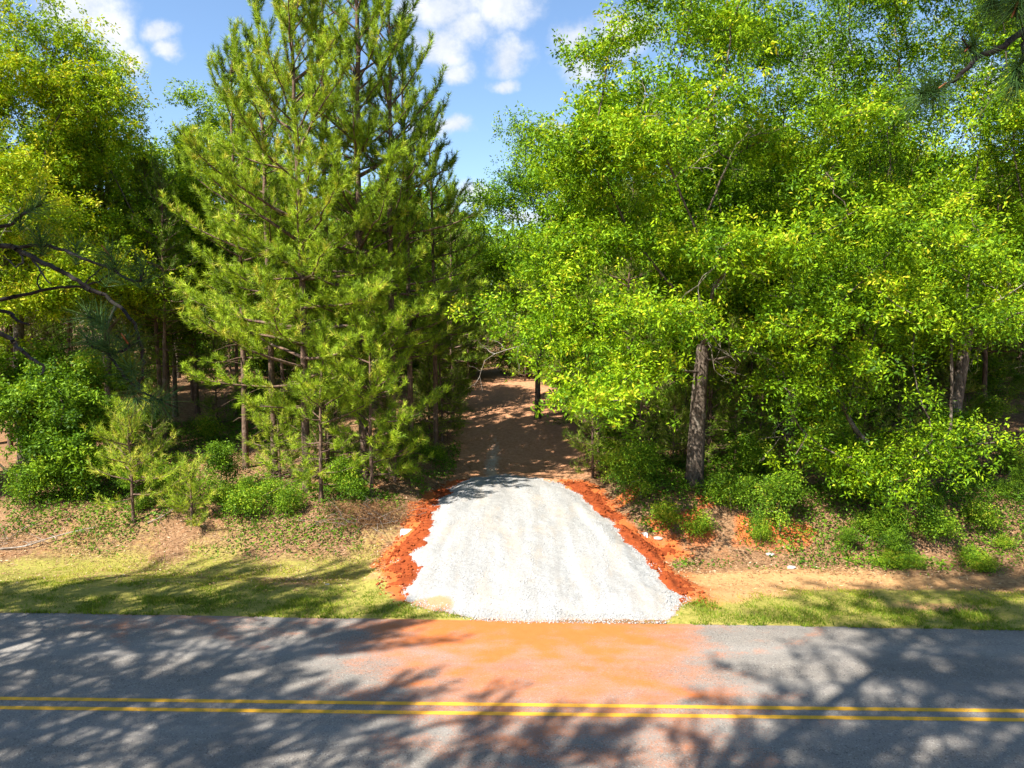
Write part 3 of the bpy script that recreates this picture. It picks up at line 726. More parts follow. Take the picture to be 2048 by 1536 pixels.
# young low oak that hangs to the ground in front
o = broadleaf('oak_tree', [(0, 0, 4.2, 3.4, 2.3, 3.3, 5), (-1.0, -.6, 1.7, 1.8, 1.2, 1.0, 1.4), (.9, -.8, 1.9, 1.5, 1.2, 1.1, 1.2), (-2.8, -.3, 4.0, 1.5, 1.2, 1.0, 1), (1.5, 0, 7, 2.4, 2, 2, 2), (-1.2, 0, 7.4, 2.2, 2, 1.6, 1.4)], Rg(14), 330, 46000, chain((0, 0, 0), (.1, 0, 1.4)), .11, open_=.45, leaf=(.135, .050), clump_r=.36, step=.34, dead_n=4)
place(o, base_at(1765, 23.2), 22.6, label='young oak whose bright low branches sweep down to the litter bank on the right')
# far right oak, mostly out of frame
o2 = copy_tree(oakB); place(o2, 19.6, 25.5, 2.2, .95, label='leafy oak cut off by the right edge of the photo, behind the pine needles')
# smaller oak over the track, seen between the pines and the big oak
o = broadleaf('oak_tree', [(0, 0, 8.5, 3.6, 3.5, 4.5, 5), (-.6, 0, 13.0, 1.6, 1.8, 2.2, 1.3), (1.4, 0, 11.5, 1.5, 1.5, 2.4, 1), (-2.4, 0, 11, 1.2, 1.4, 1.6, .7)], Rg(15), 300, 55200, chain((0, 0, 0), (0, 0, 3)), .17, open_=.45)
place(o, base_at(1075, 37), 36.5, label='slender open crowned oak right of the dirt track, reaching the cloud gap at mid height')
oakS = o
# left oaks and sweetgums
o = broadleaf('sweetgum_tree', [(0, 0, 12, 5.0, 4.6, 5.5, 6), (-1, 0, 17.5, 3.8, 3.6, 3.6, 3), (2.6, -1.5, 9.0, 2.6, 2.4, 2.6, 2), (3.0, 0, 14.5, 2.4, 2.4, 2.8, 2), (0, -3, 7, 3, 2, 2, 1.5)], Rg(21), 560, 128800, chain((0, 0, 0), (-.1, 0, 3), (.1, 0, 6.5)), .27, mats=('gum_leaf', 'oak_bark'), open_=.46, tint0=.55, dead_n=6)
place(o, base_at(55, 30), 29.5, label='tall yellow green hardwood with twin limbs at the left edge, behind the dark pine bough')
gum = o
o = broadleaf('sweetgum_tree', [(0, 0, 10.5, 3.6, 3.6, 5, 5), (-.5, 0, 14.8, 2.3, 2.3, 2.6, 2), (1.6, -1, 8, 2, 2, 2.4, 1.5)], Rg(22), 380, 78200, chain((0, 0, 0), (0, 0, 5)), .19, mats=('gum_leaf', 'oak_bark'), open_=.47, tint0=.5)
place(o, base_at(215, 33), 33, label='yellowish hardwood with a rounded top, between the left edge tree and the background pines')
gumB = o
o2 = copy_tree(gum); place(o2, -24.5, 31.5, 2.4, .95, label='leafy hardwood cut off by the left edge of the photo')
o2 = copy_tree(gumB); place(o2, -14.2, 38.0, 1.2, .98, label='green hardwood between the yellowish left hardwoods and the pointed background pine')
# leafy understory trees, low left
o = broadleaf('understory_tree', [(0, 0, 2.6, 2.6, 1.8, 2.2, 4), (1.6, -.6, 1.6, 1.5, 1.1, 1.1, 1.5), (-1.6, -.3, 2, 1.5, 1.2, 1.3, 1.5)], Rg(23), 210, 30000, chain((0, 0, 0), (0, 0, .8)), .07, mats=('shrub_leaf', 'oak_bark'), open_=.47, leaf=(.13, .065), clump_r=.26, step=.32, tint0=.46)
place(o, base_at(45, 25.2), 24.8, label='bushy green understory tree at the lower left, left of the pine sapling')
und = o
o2 = copy_tree(und); place(o2, base_at(150, 28.5), 28.0, 2.0, 1.1, label='shaded round bushy tree standing just behind the lower left thicket')
o2 = copy_tree(und); place(o2, base_at(-110, 26.5), 26.0, 4.0, 1.25, label='dark green bush cut off by the left edge at the foot of the hardwoods')

# tall pines left of the drive
def big_pine(px, d, h, seed, cb, sp, label, **kw):
    kw.setdefault('cone', .72); kw.setdefault('whorl', .74); kw.setdefault('nl', .23); kw.setdefault('count', 34); kw.setdefault('dead', 20); kw.setdefault('width', .019)
    o = pine('pine_tree', h, Rg(seed), cb, sp, **kw); return place(o, base_at(px, d + .3), d, label=label)
p1 = big_pine(612, 25.2, 18.8, 31, 3.2, 4.3, 'foremost tall pine of the cluster left of the drive, bright needles almost to the ground', trunk_r=.15, tint0=.58, cone=0.42)
p2 = big_pine(727, 26.6, 22.5, 32, 4.2, 3.8, 'tallest pine of the cluster left of the drive, its top above the photo', trunk_r=.18, tint0=.52, cone=0.4)
p3 = big_pine(660, 29.0, 21.0, 33, 5.0, 3.8, 'tall pine just left of the tallest one, half hidden by brighter needles', trunk_r=.15, tint0=.48, dens=.62)
p4 = big_pine(785, 27.0, 19.0, 34, 4.6, 3.5, 'dark trunked pine on the right side of the tall cluster, nearest the dirt track', trunk_r=.15, tint0=.46, dens=.62, cone=0.4)
p5 = big_pine(490, 28.5, 16.6, 35, 4.5, 2.7, 'pine on the left flank of the tall cluster, its spiky top against blue sky', trunk_r=.13, tint0=.50, cone=0.5)
p6 = big_pine(872, 31.0, 14.8, 36, 4.6, 2.4, 'shorter pine on the right flank of the cluster, just left of the small round cloud', trunk_r=.11, tint0=.42, dens=.62)
p7 = big_pine(548, 27.2, 18.2, 37, 6.0, 2.3, 'narrow pine between the left flank and the foremost pine', trunk_r=.13, tint0=.5, dens=.62)
p8 = big_pine(640, 24.0, 6.2, 38, 1.0, 2.0, 'young pine under the foremost tall one, at the top of the straw bank', trunk_r=.07, width=.013, tint0=.6)
p9 = big_pine(742, 24.2, 7.4, 39, .8, 2.4, 'bushy young pine above the tangle of dry twigs left of the drive', trunk_r=.06, tint0=.55)
p13 = big_pine(822, 29.0, 17.4, 43, 5.0, 2.3, 'pine with a loose open top, between dark trunked pine and shorter right flank pine', trunk_r=.12, dens=.6, cone=0.45)
p10 = big_pine(395, 38.0, 14.6, 40, 5.5, 2.4, 'pointed background pine standing alone against the sky between hardwoods and pine cluster', trunk_r=.13, tint0=.4)
p11 = big_pine(338, 36.0, 13.2, 41, 5.0, 2.4, 'background pine with a blunt top just left of the pointed one', trunk_r=.12, tint0=.4)
p12 = big_pine(905, 36.5, 12.2, 42, 3.0, 2.5, 'slim pine leaning over the left edge of the dirt track', trunk_r=.09, tint0=.45, dens=.5)

# saplings at the front
def sapling(px, py, h, seed, sp, label, sc=1.0, tint0=.62, cb=.35):
    o = pine('pine_sapling', h, Rg(seed), cb, sp, trunk_r=.045, width=.011, count=26, nl=.19, dead=3, tint0=tint0 + .08, whorl=.42, cone=1.0)
    p = at(px, py); return place(o, p[0], p[1], label=label, cat_='sapling')
s1 = sapling(268, 1048, 3.9, 51, 1.45, 'slim pine sapling with bare lower stem, front left on the straw bank', cb=1.0)
s2 = sapling(385, 1052, 1.9, 52, .55, 'small upright pine sapling beside a patch of bare red soil', cb=.2)
s3 = sapling(560, 960, 3.2, 53, 1.2, 'short bright pine sapling left of the foremost tall pine', cb=.4)
s4 = sapling(790, 965, 2.3, 54, 1.0, 'small pine sapling in leafy growth at the left shoulder of the dirt track', tint0=.5)

# ------------------------------------------------------------------ the wood behind
SKY_PX = [-400, 0, 100, 260, 300, 345, 400, 440, 480, 860, 900, 935, 1000, 1085, 1100, 1180, 1230, 2500]
SKY_PY = [-500, -300, 60, 190, 240, 260, 250, 285, 330, 330, 300, 400, 430, 440, 420, 320, -200, -500]
def max_h(x, y):
    px = 1024 + F * x / y; py = np.interp(px, SKY_PX, SKY_PY)
    ang = math.atan((768 - py) / F) - PITCH
    return H + y * math.tan(ang) - float(zfun(x, y))
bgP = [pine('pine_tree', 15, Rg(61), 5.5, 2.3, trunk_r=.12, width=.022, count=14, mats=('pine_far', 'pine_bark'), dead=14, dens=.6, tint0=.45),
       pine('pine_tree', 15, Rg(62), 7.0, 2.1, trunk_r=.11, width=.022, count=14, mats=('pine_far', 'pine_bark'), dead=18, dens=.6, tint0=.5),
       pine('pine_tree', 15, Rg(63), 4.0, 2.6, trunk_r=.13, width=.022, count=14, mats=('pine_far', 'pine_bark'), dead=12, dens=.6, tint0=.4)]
bgO = [broadleaf('hardwood_tree', [(0, 0, 9.5, 3.3, 3.3, 4.8, 1), (.5, 0, 5.5, 2.6, 2.6, 2, .3)], Rg(64), 260, 30000, chain((0, 0, 0), (.2, 0, 3.5)), .15, open_=.42, leaf=(.20, .09)),
       broadleaf('hardwood_tree', [(0, 0, 8.5, 3.8, 3.5, 4.2, 1), (-1, 0, 12, 2, 2, 2.4, .4)], Rg(65), 260, 30000, chain((0, 0, 0), (-.1, 0, 3.0)), .15, mats=('gum_leaf', 'oak_bark'), open_=.42, leaf=(.20, .09))]
def where(x, y):
    px = 1024 + F * x / y; row = 'deep in the wood ' if y > 50 else ('in the middle rows ' if y > 39 else 'in the first rows ')
    for lim, t in ((230, 'behind the hardwoods at the left edge'), (450, 'between left hardwoods and pine cluster'), (660, 'behind the left half of the pine cluster'), (890, 'behind the right half of the pine cluster'),
                   (1130, 'around the far end of the track'), (1400, 'left of the big oak trunk'), (1620, 'right of the big oak trunk'), (1850, 'behind the young oak'), (9999, 'at the right edge')):
        if px < lim: return row + t
used = set(); R = Rg(99); taken = []
nP = nO = 0
FORCED = [(-3.2, 53), (.6, 56), (3.8, 52), (-6, 49), (-1, 62), (5.5, 58), (2.2, 66), (-4.5, 60), (-2.4, 70), (.5, 75), (7, 66), (4, 76)]
for k in range(5200):
    y = 31 + 62 * R.random() ** 1.35; x = (R.random() * 2 - 1) * (.80 * y + 3)
    if k < len(FORCED): x, y = FORCED[k]
    elif abs(x - float(track_x(y))) < 3.0 and y < 54: continue
    if y < 36 and x > -9 and x < 4: continue
    if y < 46 and -13 < x < -2.5 and R.random() < .45: continue
    dmin = 1.7 + .03 * y
    if any((x - a) ** 2 + (y - b) ** 2 < dmin * dmin for a, b in taken): continue
    if nP + nO >= 225: break
    mh = max_h(x, y)
    if mh < 5.5: continue
    taken.append((x, y))
    left = x < -4
    if R.random() < (.74 if x < 3 else .45) and k >= len(FORCED) or (k < len(FORCED) and k % 3 == 1):
        h = min(R.uniform(11, 17), mh * R.uniform(.9, 1.0)); src = bgP[int(R.integers(3))]; sc = h / 15.3
        first = src not in used; used.add(src); o = src if first else copy_tree(src)
        place(o, x, y, R.random() * 6.28, max(.65, sc), sz=sc, tilt=(R.normal() * .02, R.normal() * .02)); nP += 1
        w_ = where(x, y); tag(o, 'thin dark trunked pine ' + w_, 'tree', 'wood pines ' + w_)
    else:
        h = min(R.uniform(10, 18), mh * R.uniform(.9, .98)); src = bgO[int(R.integers(2))]; sc = h / 14.6
        first = src not in used; used.add(src); o = src if first else copy_tree(src)
        place(o, x, y, R.random() * 6.28, max(.6, sc), sz=sc); nO += 1
        w_ = where(x, y); tag(o, 'leafy hardwood ' + w_, 'tree', 'wood hardwoods ' + w_)
for src in bgP + bgO:
    if src not in used:
        for c in list(src.children): bpy.data.objects.remove(c)
        bpy.data.objects.remove(src)
print('background trees', nP, nO)

# understory saplings and shrubs, inside the wood
def bush(seed, n_leaf, w, h, mat='shrub_leaf', leaf=(.085, .042), tint0=.5):
    return broadleaf('shrub', [(0, 0, h * .5, w, w * .8, h * .5, 1), (w * .6, -.1, h * .3, w * .6, w * .5, h * .3, .5), (-w * .4, .1, h * .95, w * .3, w * .3, h * .35, .35), (w * .3, .2, h * 1.0, w * .25, w * .3, h * .3, .25)], Rg(seed), 110, int(n_leaf * 1.1), [np.zeros(3), np.array([0, 0, .15])], .02, leaf=leaf, mats=(mat, 'oak_twig'), clump_r=.17, step=.2, tint0=tint0, open_=.43)
bushes = [bush(71, 4200, .8, 1.2), bush(72, 5200, 1.0, 1.6), bush(73, 2600, .6, .8, tint0=.62)]
usap = [pine('pine_sapling', 5.2, Rg(81), .8, 1.0, trunk_r=.04, width=.015, count=16, dead=4, mats=('pine_far', 'pine_bark'), whorl=.45, dens=.5, tint0=.6),
        pine('pine_sapling', 4.0, Rg(82), .5, .9, trunk_r=.035, width=.015, count=16, dead=2, mats=('pine_far', 'pine_bark'), whorl=.42, dens=.5, tint0=.66)]
usedb = set()
def inst(src):
    if src not in usedb: usedb.add(src); return src
    return copy_tree(src)
# named shrubs seen on the bank: px, py of the foot, size, label
named = [(1282, 1000, .9, 1, 'dense leafy shrub at the right shoulder of the gravel, left of the big oak trunk'),
         (1335, 1050, .7, 2, 'bright green shrub on the bank below the big oak trunk'),
         (1462, 1022, .9, 0, 'spreading shrub on the bank just right of the big oak trunk'),
         (1240, 965, .9, 0, 'low shrub at the right edge of the dirt track behind the gravel'),
         (1395, 1072, .7, 2, 'small leafy shrub near the right end of the red clay mound'),
         (1560, 1065, .9, 1, 'shaded shrub on the litter bank between big oak and young oak'),
         (1870, 1090, .9, 0, 'dark green shrub at the foot of the young oak'),
         (1965, 1060, .8, 2, 'sparse shrub beside the bare soil at the right edge'),
         (492, 1035, .9, 2, 'bright yellow green shrub on the straw bank, between the small sapling and the pine cluster'),
         (545, 1010, .8, 2, 'bright yellow green shrub touching the foremost pines of the left cluster'),
         (440, 985, .9, 1, 'shaded shrub on the left bank behind the bright yellow green one'),
         (820, 930, 1.0, 0, 'leafy shrub where the pine cluster meets the dirt track'),
         (870, 925, .7, 2, 'low spreading shrub out on the left side of the dirt track'),
         (175, 1000, .9, 1, 'green shrub between the lower left thicket and the slim sapling'),
         (60, 1010, 1.0, 0, 'green shrub at the foot of the lower left thicket'),
         (335, 985, .8, 0, 'shaded shrub behind the small upright sapling'),
         (700, 1010, .8, 1, 'leafy shrub beneath the bushy young pine')]
for px, py, s_, k, lab in named:
    p = at(px, py); place(inst(bushes[k]), p[0], p[1], R.random() * 6.28, s_ * 1.05, label=lab, cat_='shrub')
nb = ns = 0
for k in range(900):
    y = 25.5 + 32 * R.random() ** 1.2; x = (R.random() * 2 - 1) * (.78 * y + 1)
    if abs(x - float(track_x(y))) < 3.4 and y < 52: continue
    if abs(1024 + F * x / y - 1392) < 75 and y < 28: continue
    if x < -5 and y < 33 and R.random() < .6: continue
    if x < 0:
        if nb > 95 : continue
    wgt = 1.0 if x > 0 else .35
    if R.random() > wgt: continue
    if R.random() < .5:
        if nb >= 95: continue
        nb += 1; o = place(inst(bushes[int(R.integers(3))]), x, y, R.random() * 6.28, R.uniform(.7, 1.4))
        w_ = where(x, y); tag(o, 'leafy shrub ' + w_, 'shrub', 'wood shrubs ' + w_)
    else:
        if ns >= 80: continue
        ns += 1; o = place(inst(usap[int(R.integers(2))]), x, y, R.random() * 6.28, R.uniform(.55, 1.15))
        w_ = where(x, y); tag(o, 'thin young pine ' + w_, 'sapling', 'undergrowth pines ' + w_)

R5 = Rg(515)
for k in range(46):
    y = R5.uniform(25.6, 42); x = R5.uniform(3.2, 8.2) + (y - 28) * .12
    if abs(1024 + F * x / y - 1392) < 45 and y < 27: continue
    o = place(inst(usap[int(R5.integers(2))]), x, y, R5.random() * 6.28, R5.uniform(.75, 1.45))
    w_ = 'near edge' if y < 32 else ('middle' if y < 37 else 'far edge'); tag(o, 'slender young pine at the %s of the thicket between dirt track and big oak' % w_, 'sapling', 'thicket pines ' + w_)
for k in range(150):
    y = R5.uniform(43, 60); x = R5.uniform(-.8, .8) * y
    if k < 34: x = R5.uniform(-7, 7); y = R5.uniform(47, 54)
    elif abs(x - float(track_x(y))) < 2.6: continue
    o = place(inst(bushes[int(R5.integers(3))] if R5.random() < .6 else usap[int(R5.integers(2))]), x, y, R5.random() * 6.28, R5.uniform(1.3, 2.3))
    sh_ = o.children[0].name.startswith('x') or 'shrub' in o.name
    w_ = where(x, y); tag(o, ('tall leafy shrub ' if sh_ else 'young feathery pine ') + w_, 'shrub' if sh_ else 'sapling', ('tall shrubs ' if sh_ else 'feathery pines ') + w_)
for k in range(40):
    y = R5.uniform(32, 50); sd = -1 if k % 2 else 1; x = float(track_x(y)) + sd * R5.uniform(2.7, 4.2)
    o = place(inst(usap[int(R5.integers(2))] if R5.random() < .6 else bushes[int(R5.integers(3))]), x, y, R5.random() * 6.28, R5.uniform(.6, 1.25))
    sh_ = 'shrub' in o.name; w_ = 'crowding the %s side of the dirt track%s' % ('left' if sd < 0 else 'right', ' at its far end' if y > 42 else '')
    tag(o, ('leafy shrub ' if sh_ else 'slender pine sapling ') + w_, 'shrub' if sh_ else 'sapling', ('shrubs ' if sh_ else 'saplings ') + w_)
for k in range(30):
    s_ = R5.uniform(5.0, 9.0); x = R5.uniform(4.9, 17); y = float(road_edge(x)) + s_
    if abs(1024 + F * x / y - 1392) < 70 and s_ > 6: continue
    if k > 20: x = R5.uniform(-15, -5.5); y = float(road_edge(x)) + R5.uniform(7.2, 9.5)
    o = place(inst(bushes[int(R5.integers(3))]), x, y, R5.random() * 6.28, R5.uniform(.35, .75), sz=R5.uniform(.3, .7))
    px = 1024 + F * x / y
    w_ = 'at the left edge of the wood' if x < 0 else ('below the big oak trunk' if px < 1520 else ('around the foot of the young oak' if px < 1860 else 'near the right edge'))
    tag(o, 'small weedy shrub on the bank ' + w_, 'shrub', 'bank shrubs ' + w_)
# far wood that closes the view between the trunks: leaves and stems nobody could count
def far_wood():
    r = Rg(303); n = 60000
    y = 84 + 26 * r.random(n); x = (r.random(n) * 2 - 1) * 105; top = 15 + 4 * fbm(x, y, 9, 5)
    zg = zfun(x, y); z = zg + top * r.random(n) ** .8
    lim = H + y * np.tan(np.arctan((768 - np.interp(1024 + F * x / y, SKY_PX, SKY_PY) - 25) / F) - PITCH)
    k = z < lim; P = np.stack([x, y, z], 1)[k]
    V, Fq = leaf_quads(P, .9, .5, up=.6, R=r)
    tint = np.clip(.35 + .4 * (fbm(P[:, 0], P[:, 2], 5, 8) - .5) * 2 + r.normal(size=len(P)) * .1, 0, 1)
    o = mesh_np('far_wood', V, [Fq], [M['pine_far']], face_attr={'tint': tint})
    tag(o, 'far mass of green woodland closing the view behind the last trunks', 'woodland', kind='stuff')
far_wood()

# ------------------------------------------------------------------ grass, straw, ground cover, twigs
def rand_ground(n, x0, x1, s0, s1, r):
    x = x0 + (x1 - x0) * r.random(n); s = s0 + (s1 - s0) * r.random(n); y = road_edge(x) + s; return x, y, s
def grass():
    r = Rg(401); n = 420000
    x, y, s = rand_ground(n, -14.5, 16.5, -.10, 9, r)
    g_ = grass_mask(x, y); dens = g_ * (.12 + 1.0 * sstep(.36, .60, fbm(x, y, .7, 88))) * np.where(s < 2.2, 1, .42)
    d = inside_dist(np.stack([x, y], 1), DRIVE); dl = np.maximum(inside_dist(np.stack([x, y], 1), CLAY_L), inside_dist(np.stack([x, y], 1), CLAY_R))
    edge = (s < .1) & (np.abs(x - .6) > 3.4) & (fbm(x, y * 0, .3, 19) > .45)
    k = (r.random(n) < np.where(s < .02, edge * .8, dens)) & (d < -.02) & (dl < -.15); x, y, s = x[k], y[k], s[k]; n = len(x)
    z = zfun(x, y) + (s > 0) * .0
    h = (.03 + .05 * r.random(n)) * (.5 + 1.3 * fbm(x, y, .7, 90)) * np.where((r.random(n) < .04) & (fbm(x, y, .5, 95) > .5), 2.6, 1) * np.where(s < 1.2, 1.15, .8)
    a = r.random(n) * 6.283; w = .007 + .006 * r.random(n); lx, ly = r.normal(size=n) * .6 * h, r.normal(size=n) * .6 * h
    b = np.stack([x, y, z - .005], 1); sd = np.stack([np.cos(a), np.sin(a), a * 0], 1) * w[:, None]
    V = np.stack([b + sd, b - sd, b + np.stack([lx, ly, h], 1)], 1).reshape(-1, 3)
    tint = np.clip(-.04 + .62 * fbm(x, y, 1.2, 93) + .34 * sstep(1.4, 2.8, s) + r.normal(size=n) * .14, 0, 1)
    o = mesh_np('grass', V, [np.arange(n * 3).reshape(n, 3)], [M['grass_blade']], face_attr={'tint': tint})
    tag(o, 'short green and straw coloured grass on the verges beside the road', 'grass', kind='stuff'); print('grass', n)
grass()
def straw():
    r = Rg(402); n = 210000
    x, y, s = rand_ground(n, -17, 19, 1.6, 15, r)
    dens = np.clip(1 - grass_mask(x, y) * .8, 0, 1) * (.35 + .65 * fbm(x, y, .8, 12)) * np.where((x > 1) & (s < 4.6), .22, 1) * np.where(s < 3, .5, 1)
    P2 = np.stack([x, y], 1); d = np.maximum.reduce([inside_dist(P2, DRIVE), inside_dist(P2, CLAY_L), inside_dist(P2, CLAY_R)])
    tr = np.abs(x - track_x(y)) < 2.0
    k = (r.random(n) < dens) & (d < -.05) & ~(tr & (r.random(n) < .7)); x, y, s = x[k], y[k], s[k]; n = len(x)
    z = zfun(x, y) + .018 + r.random(n) * .03
    a = r.random(n) * 6.283; L_ = .05 + .11 * r.random(n); w = .006 + .010 * r.random(n); tz = r.normal(size=n) * .25
    dr = np.stack([np.cos(a), np.sin(a), tz], 1) * L_[:, None]; sd = np.stack([-np.sin(a), np.cos(a), r.normal(size=n) * .3], 1) * w[:, None]
    b = np.stack([x, y, z], 1); V = np.stack([b - dr * .5, b + sd, b + dr * .5, b - sd], 1).reshape(-1, 3)
    tint = np.clip(.5 + r.normal(size=n) * .25, 0, 1)
    o = mesh_np('pine_straw', V, [np.arange(n * 4).reshape(n, 4)], [M['straw']], face_attr={'tint': tint})
    tag(o, 'fallen pine straw and dead leaves on the bank and the forest floor', 'leaf litter', kind='stuff')
straw()
def cover():
    r = Rg(403); n = 480000
    x = (r.random(n) * 2 - 1) * 18; y = 19 + 17 * r.random(n); s = y - road_edge(x)
    f = fbm(x, y, 1.7, 61)
    w = sstep(3.6, 4.6, x) * sstep(4.6, 5.8, s) * sstep(.30, .52, f) + (1 - sstep(-2.5, -1.5, x)) * sstep(4.8, 6.8, s) * sstep(.42, .58, f) * .8
    P2 = np.stack([x, y], 1); d = np.maximum.reduce([inside_dist(P2, DRIVE), inside_dist(P2, CLAY_L), inside_dist(P2, CLAY_R)])
    k = (r.random(n) < w * .44) & (d < -.2) & (np.abs(x - track_x(y)) > 2.6); x, y, f = x[k], y[k], f[k]; n = len(x)
    z = zfun(x, y) + .04 + .42 * r.random(n) ** 1.3 * sstep(.42, .7, f)
    V, Fq = leaf_quads(np.stack([x, y, z], 1), .12, .052, up=.8, R=r)
    tint = np.clip(.42 + .5 * (fbm(x, y, 1.0, 5) - .5) + r.normal(size=n) * .13, 0, 1)
    o = mesh_np('ground_cover', V, [Fq], [M['shrub_leaf']], face_attr={'tint': tint})
    tag(o, 'low leafy weeds and vines covering the bank under the trees', 'ground cover', kind='stuff'); print('cover', n)
cover()

def tube_path(pts, r0, r1, k=6):
    pts = np.array(pts, float); rr = np.linspace(r0, r1, len(pts)); return tubes(pts[:-1], pts[1:], rr[:-1], rr[1:], k)
def smooth_path(pts, sub=4):
    pts = np.array(pts, float); out = []
    for i in range(len(pts) - 1):
        p0 = pts[max(0, i - 1)]; p1 = pts[i]; p2 = pts[i + 1]; p3 = pts[min(len(pts) - 1, i + 2)]
        for t in np.arange(sub) / sub:
            out.append(.5 * ((2 * p1) + (-p0 + p2) * t + (2 * p0 - 5 * p1 + 4 * p2 - p3) * t * t + (-p0 + 3 * p1 - 3 * p2 + p3) * t ** 3))
    out.append(pts[-1]); return np.array(out)
# heap of dry twigs left of the drive
def twig_pile(px, py, n, w, h, label, seed, mat, straws=2500):
    r = Rg(seed); p = at(px, py); root = empty('brush_pile', p); parts = []
    for i in range(n):
        a = r.random() * 6.28; e = r.uniform(.0, .9); l = r.uniform(.3, 1.1) * w; q = np.array([r.normal() * w * .5, r.normal() * w * .3, r.random() * .15])
        d = np.array([math.cos(a) * math.cos(e), math.sin(a) * math.cos(e), math.sin(e)])
        pts = [q]
        for s in range(4): d = norm(d + r.normal(size=3) * .22 - np.array([0, 0, .15])); pts.append(pts[-1] + d * l / 4)
        pts = np.array(pts); pts[:, 2] = np.clip(pts[:, 2], .01, h); parts.append(tube_path(pts, .009, .003, 4))
    V, Fs = cat(parts); tag(mesh_np('twig_tangle', V, [Fs], [M[mat]], root), kind='stuff')
    P_ = np.stack([r.normal(size=straws) * w * .55, r.normal(size=straws) * w * .3, h * .8 * r.random(straws) ** 1.5], 1)
    Vl, Fl = leaf_quads(P_, .16, .014, up=.3, R=r); q_ = mesh_np('dry_needles', Vl, [Fl], [M['dry_needle']], root, face_attr={'tint': np.clip(.4 + r.normal(size=straws) * .22, 0, 1)}); tag(q_, kind='stuff')
    return tag(root, label, 'brush')
twig_pile(735, 1040, 130, 1.25, .75, 'tangled heap of dry brown twigs and needles at the foot of the pine cluster', 501, 'oak_twig', 6000)
twig_pile(25, 1085, 26, 1.1, .5, 'thin pale dead twigs lying on the verge at the left edge', 502, 'dead_wood', 200)
def fallen(pxs, r0, label, seed, forks=4):
    r = Rg(seed); pts = smooth_path([at(px, py) + np.array([0, 0, .07 + .05 * i % 2]) for i, (px, py) in enumerate(pxs)]); o0 = pts[0].copy(); root = empty('fallen_branch', o0)
    V, Fs = tube_path(pts - o0, r0, r0 * .3, 7); mesh_np('limb', V, [Fs], [M['dead_wood']], root, smooth=True)
    for i in range(forks):
        q = pts[int(len(pts) * (i + 1) / (forks + 1))] - o0; d = norm(np.array([r.normal(), r.normal() * .6, .35 * r.random()])); l = r.uniform(.35, .8)
        V, Fs = tube_path([q, q + d * l * .5, q + norm(d + r.normal(size=3) * .3) * l], r0 * .4, r0 * .15, 5); mesh_np('twig', V, [Fs], [M['dead_wood']], root, smooth=True)
    tag(root, label, 'branch')
fallen([(0, 1103), (50, 1100), (100, 1088), (150, 1078), (192, 1072)], .03, 'long thin dead branch lying across the grass near the left edge', 511, 6)
fallen([(1735, 1078), (1755, 1086), (1790, 1097), (1815, 1106)], .045, 'bleached broken branch lying on the litter in front of the young oak', 512, 5)
fallen([(295, 1052), (325, 1040), (355, 1025)], .022, 'short dark stick propped on the straw bank between the two front saplings', 513, 2)
# pale rocks and scraps
for i, (px, py, s_, lab) in enumerate([(1540, 1111, .10, 'flat pale stone lying alone on the litter in front of the shaded shrub'), (1583, 1137, .11, 'flat pale stone half sunk in sandy soil, nearer the road than the other'),                                        (1316, 1079, .11, 'pale round stone at the back of the red clay mound'), (655, 1170, .05, 'tiny white stone in the shaded grass left of the drive')]):
    r = Rg(600 + i); p = at(px, py); n = 40; d = norm(r.normal(size=(n, 3))); d[:, 2] *= .45; d[:, 0] *= 1.3
    bm_ = __import__('bmesh').new()
    for v in d: bm_.verts.new(v * s_ * (0.85 + .3 * r.random()))
    __import__('bmesh').ops.convex_hull(bm_, input=bm_.verts)
    me = bpy.data.meshes.new('stone'); bm_.to_mesh(me); bm_.free(); me.materials.append(M['rock'])
    o = bpy.data.objects.new('stone', me); link(o); o.location = (p[0], p[1], p[2] + s_ * .25); tag(o, lab, 'stone')

# ------------------------------------------------------------------ corrugated culvert pipe under the drive
def culvert():
    A = np.array([-3.55, 22.3, -.20]); B = np.array([4.25, 21.9, -.20]); ax = B - A; L_ = np.linalg.norm(ax[:2]); c = (A + B) / 2
    root = empty('culvert_pipe', (A[0], A[1], -.20)); r0 = .17; n = int(L_ / .02); k = 28
    t = np.linspace(0, L_, n); rr = r0 + .012 * np.sin(t / .055 * 6.283); ang = np.arange(k) * 6.283 / k
    dx, dy = ax[0] / L_, ax[1] / L_
    def shell(rad, flip):
        V = np.stack([np.repeat(t * dx, k) - np.tile(np.cos(ang), n) * np.repeat(rad, k) * dy, np.repeat(t * dy, k) + np.tile(np.cos(ang), n) * np.repeat(rad, k) * dx, r0 + np.tile(np.sin(ang), n) * np.repeat(rad, k)], 1)
        i = np.arange(n * k).reshape(n, k); f = np.stack([i[:-1], np.roll(i, -1, 1)[:-1], np.roll(i, -1, 1)[1:], i[1:]], -1).reshape(-1, 4)
        return V, (f[:, ::-1] if flip else f)
    V, f = shell(rr, False); mesh_np('outer_wall', V, [f], [M['pipe']], root, smooth=True)
    V, f = shell(np.full(n, r0 - .018), True); mesh_np('inner_wall', V, [f], [M['pipe_in']], root, smooth=True)
    tag(root, 'white corrugated culvert pipe under the gravel drive, ends poking out of the red clay', 'pipe')
culvert()

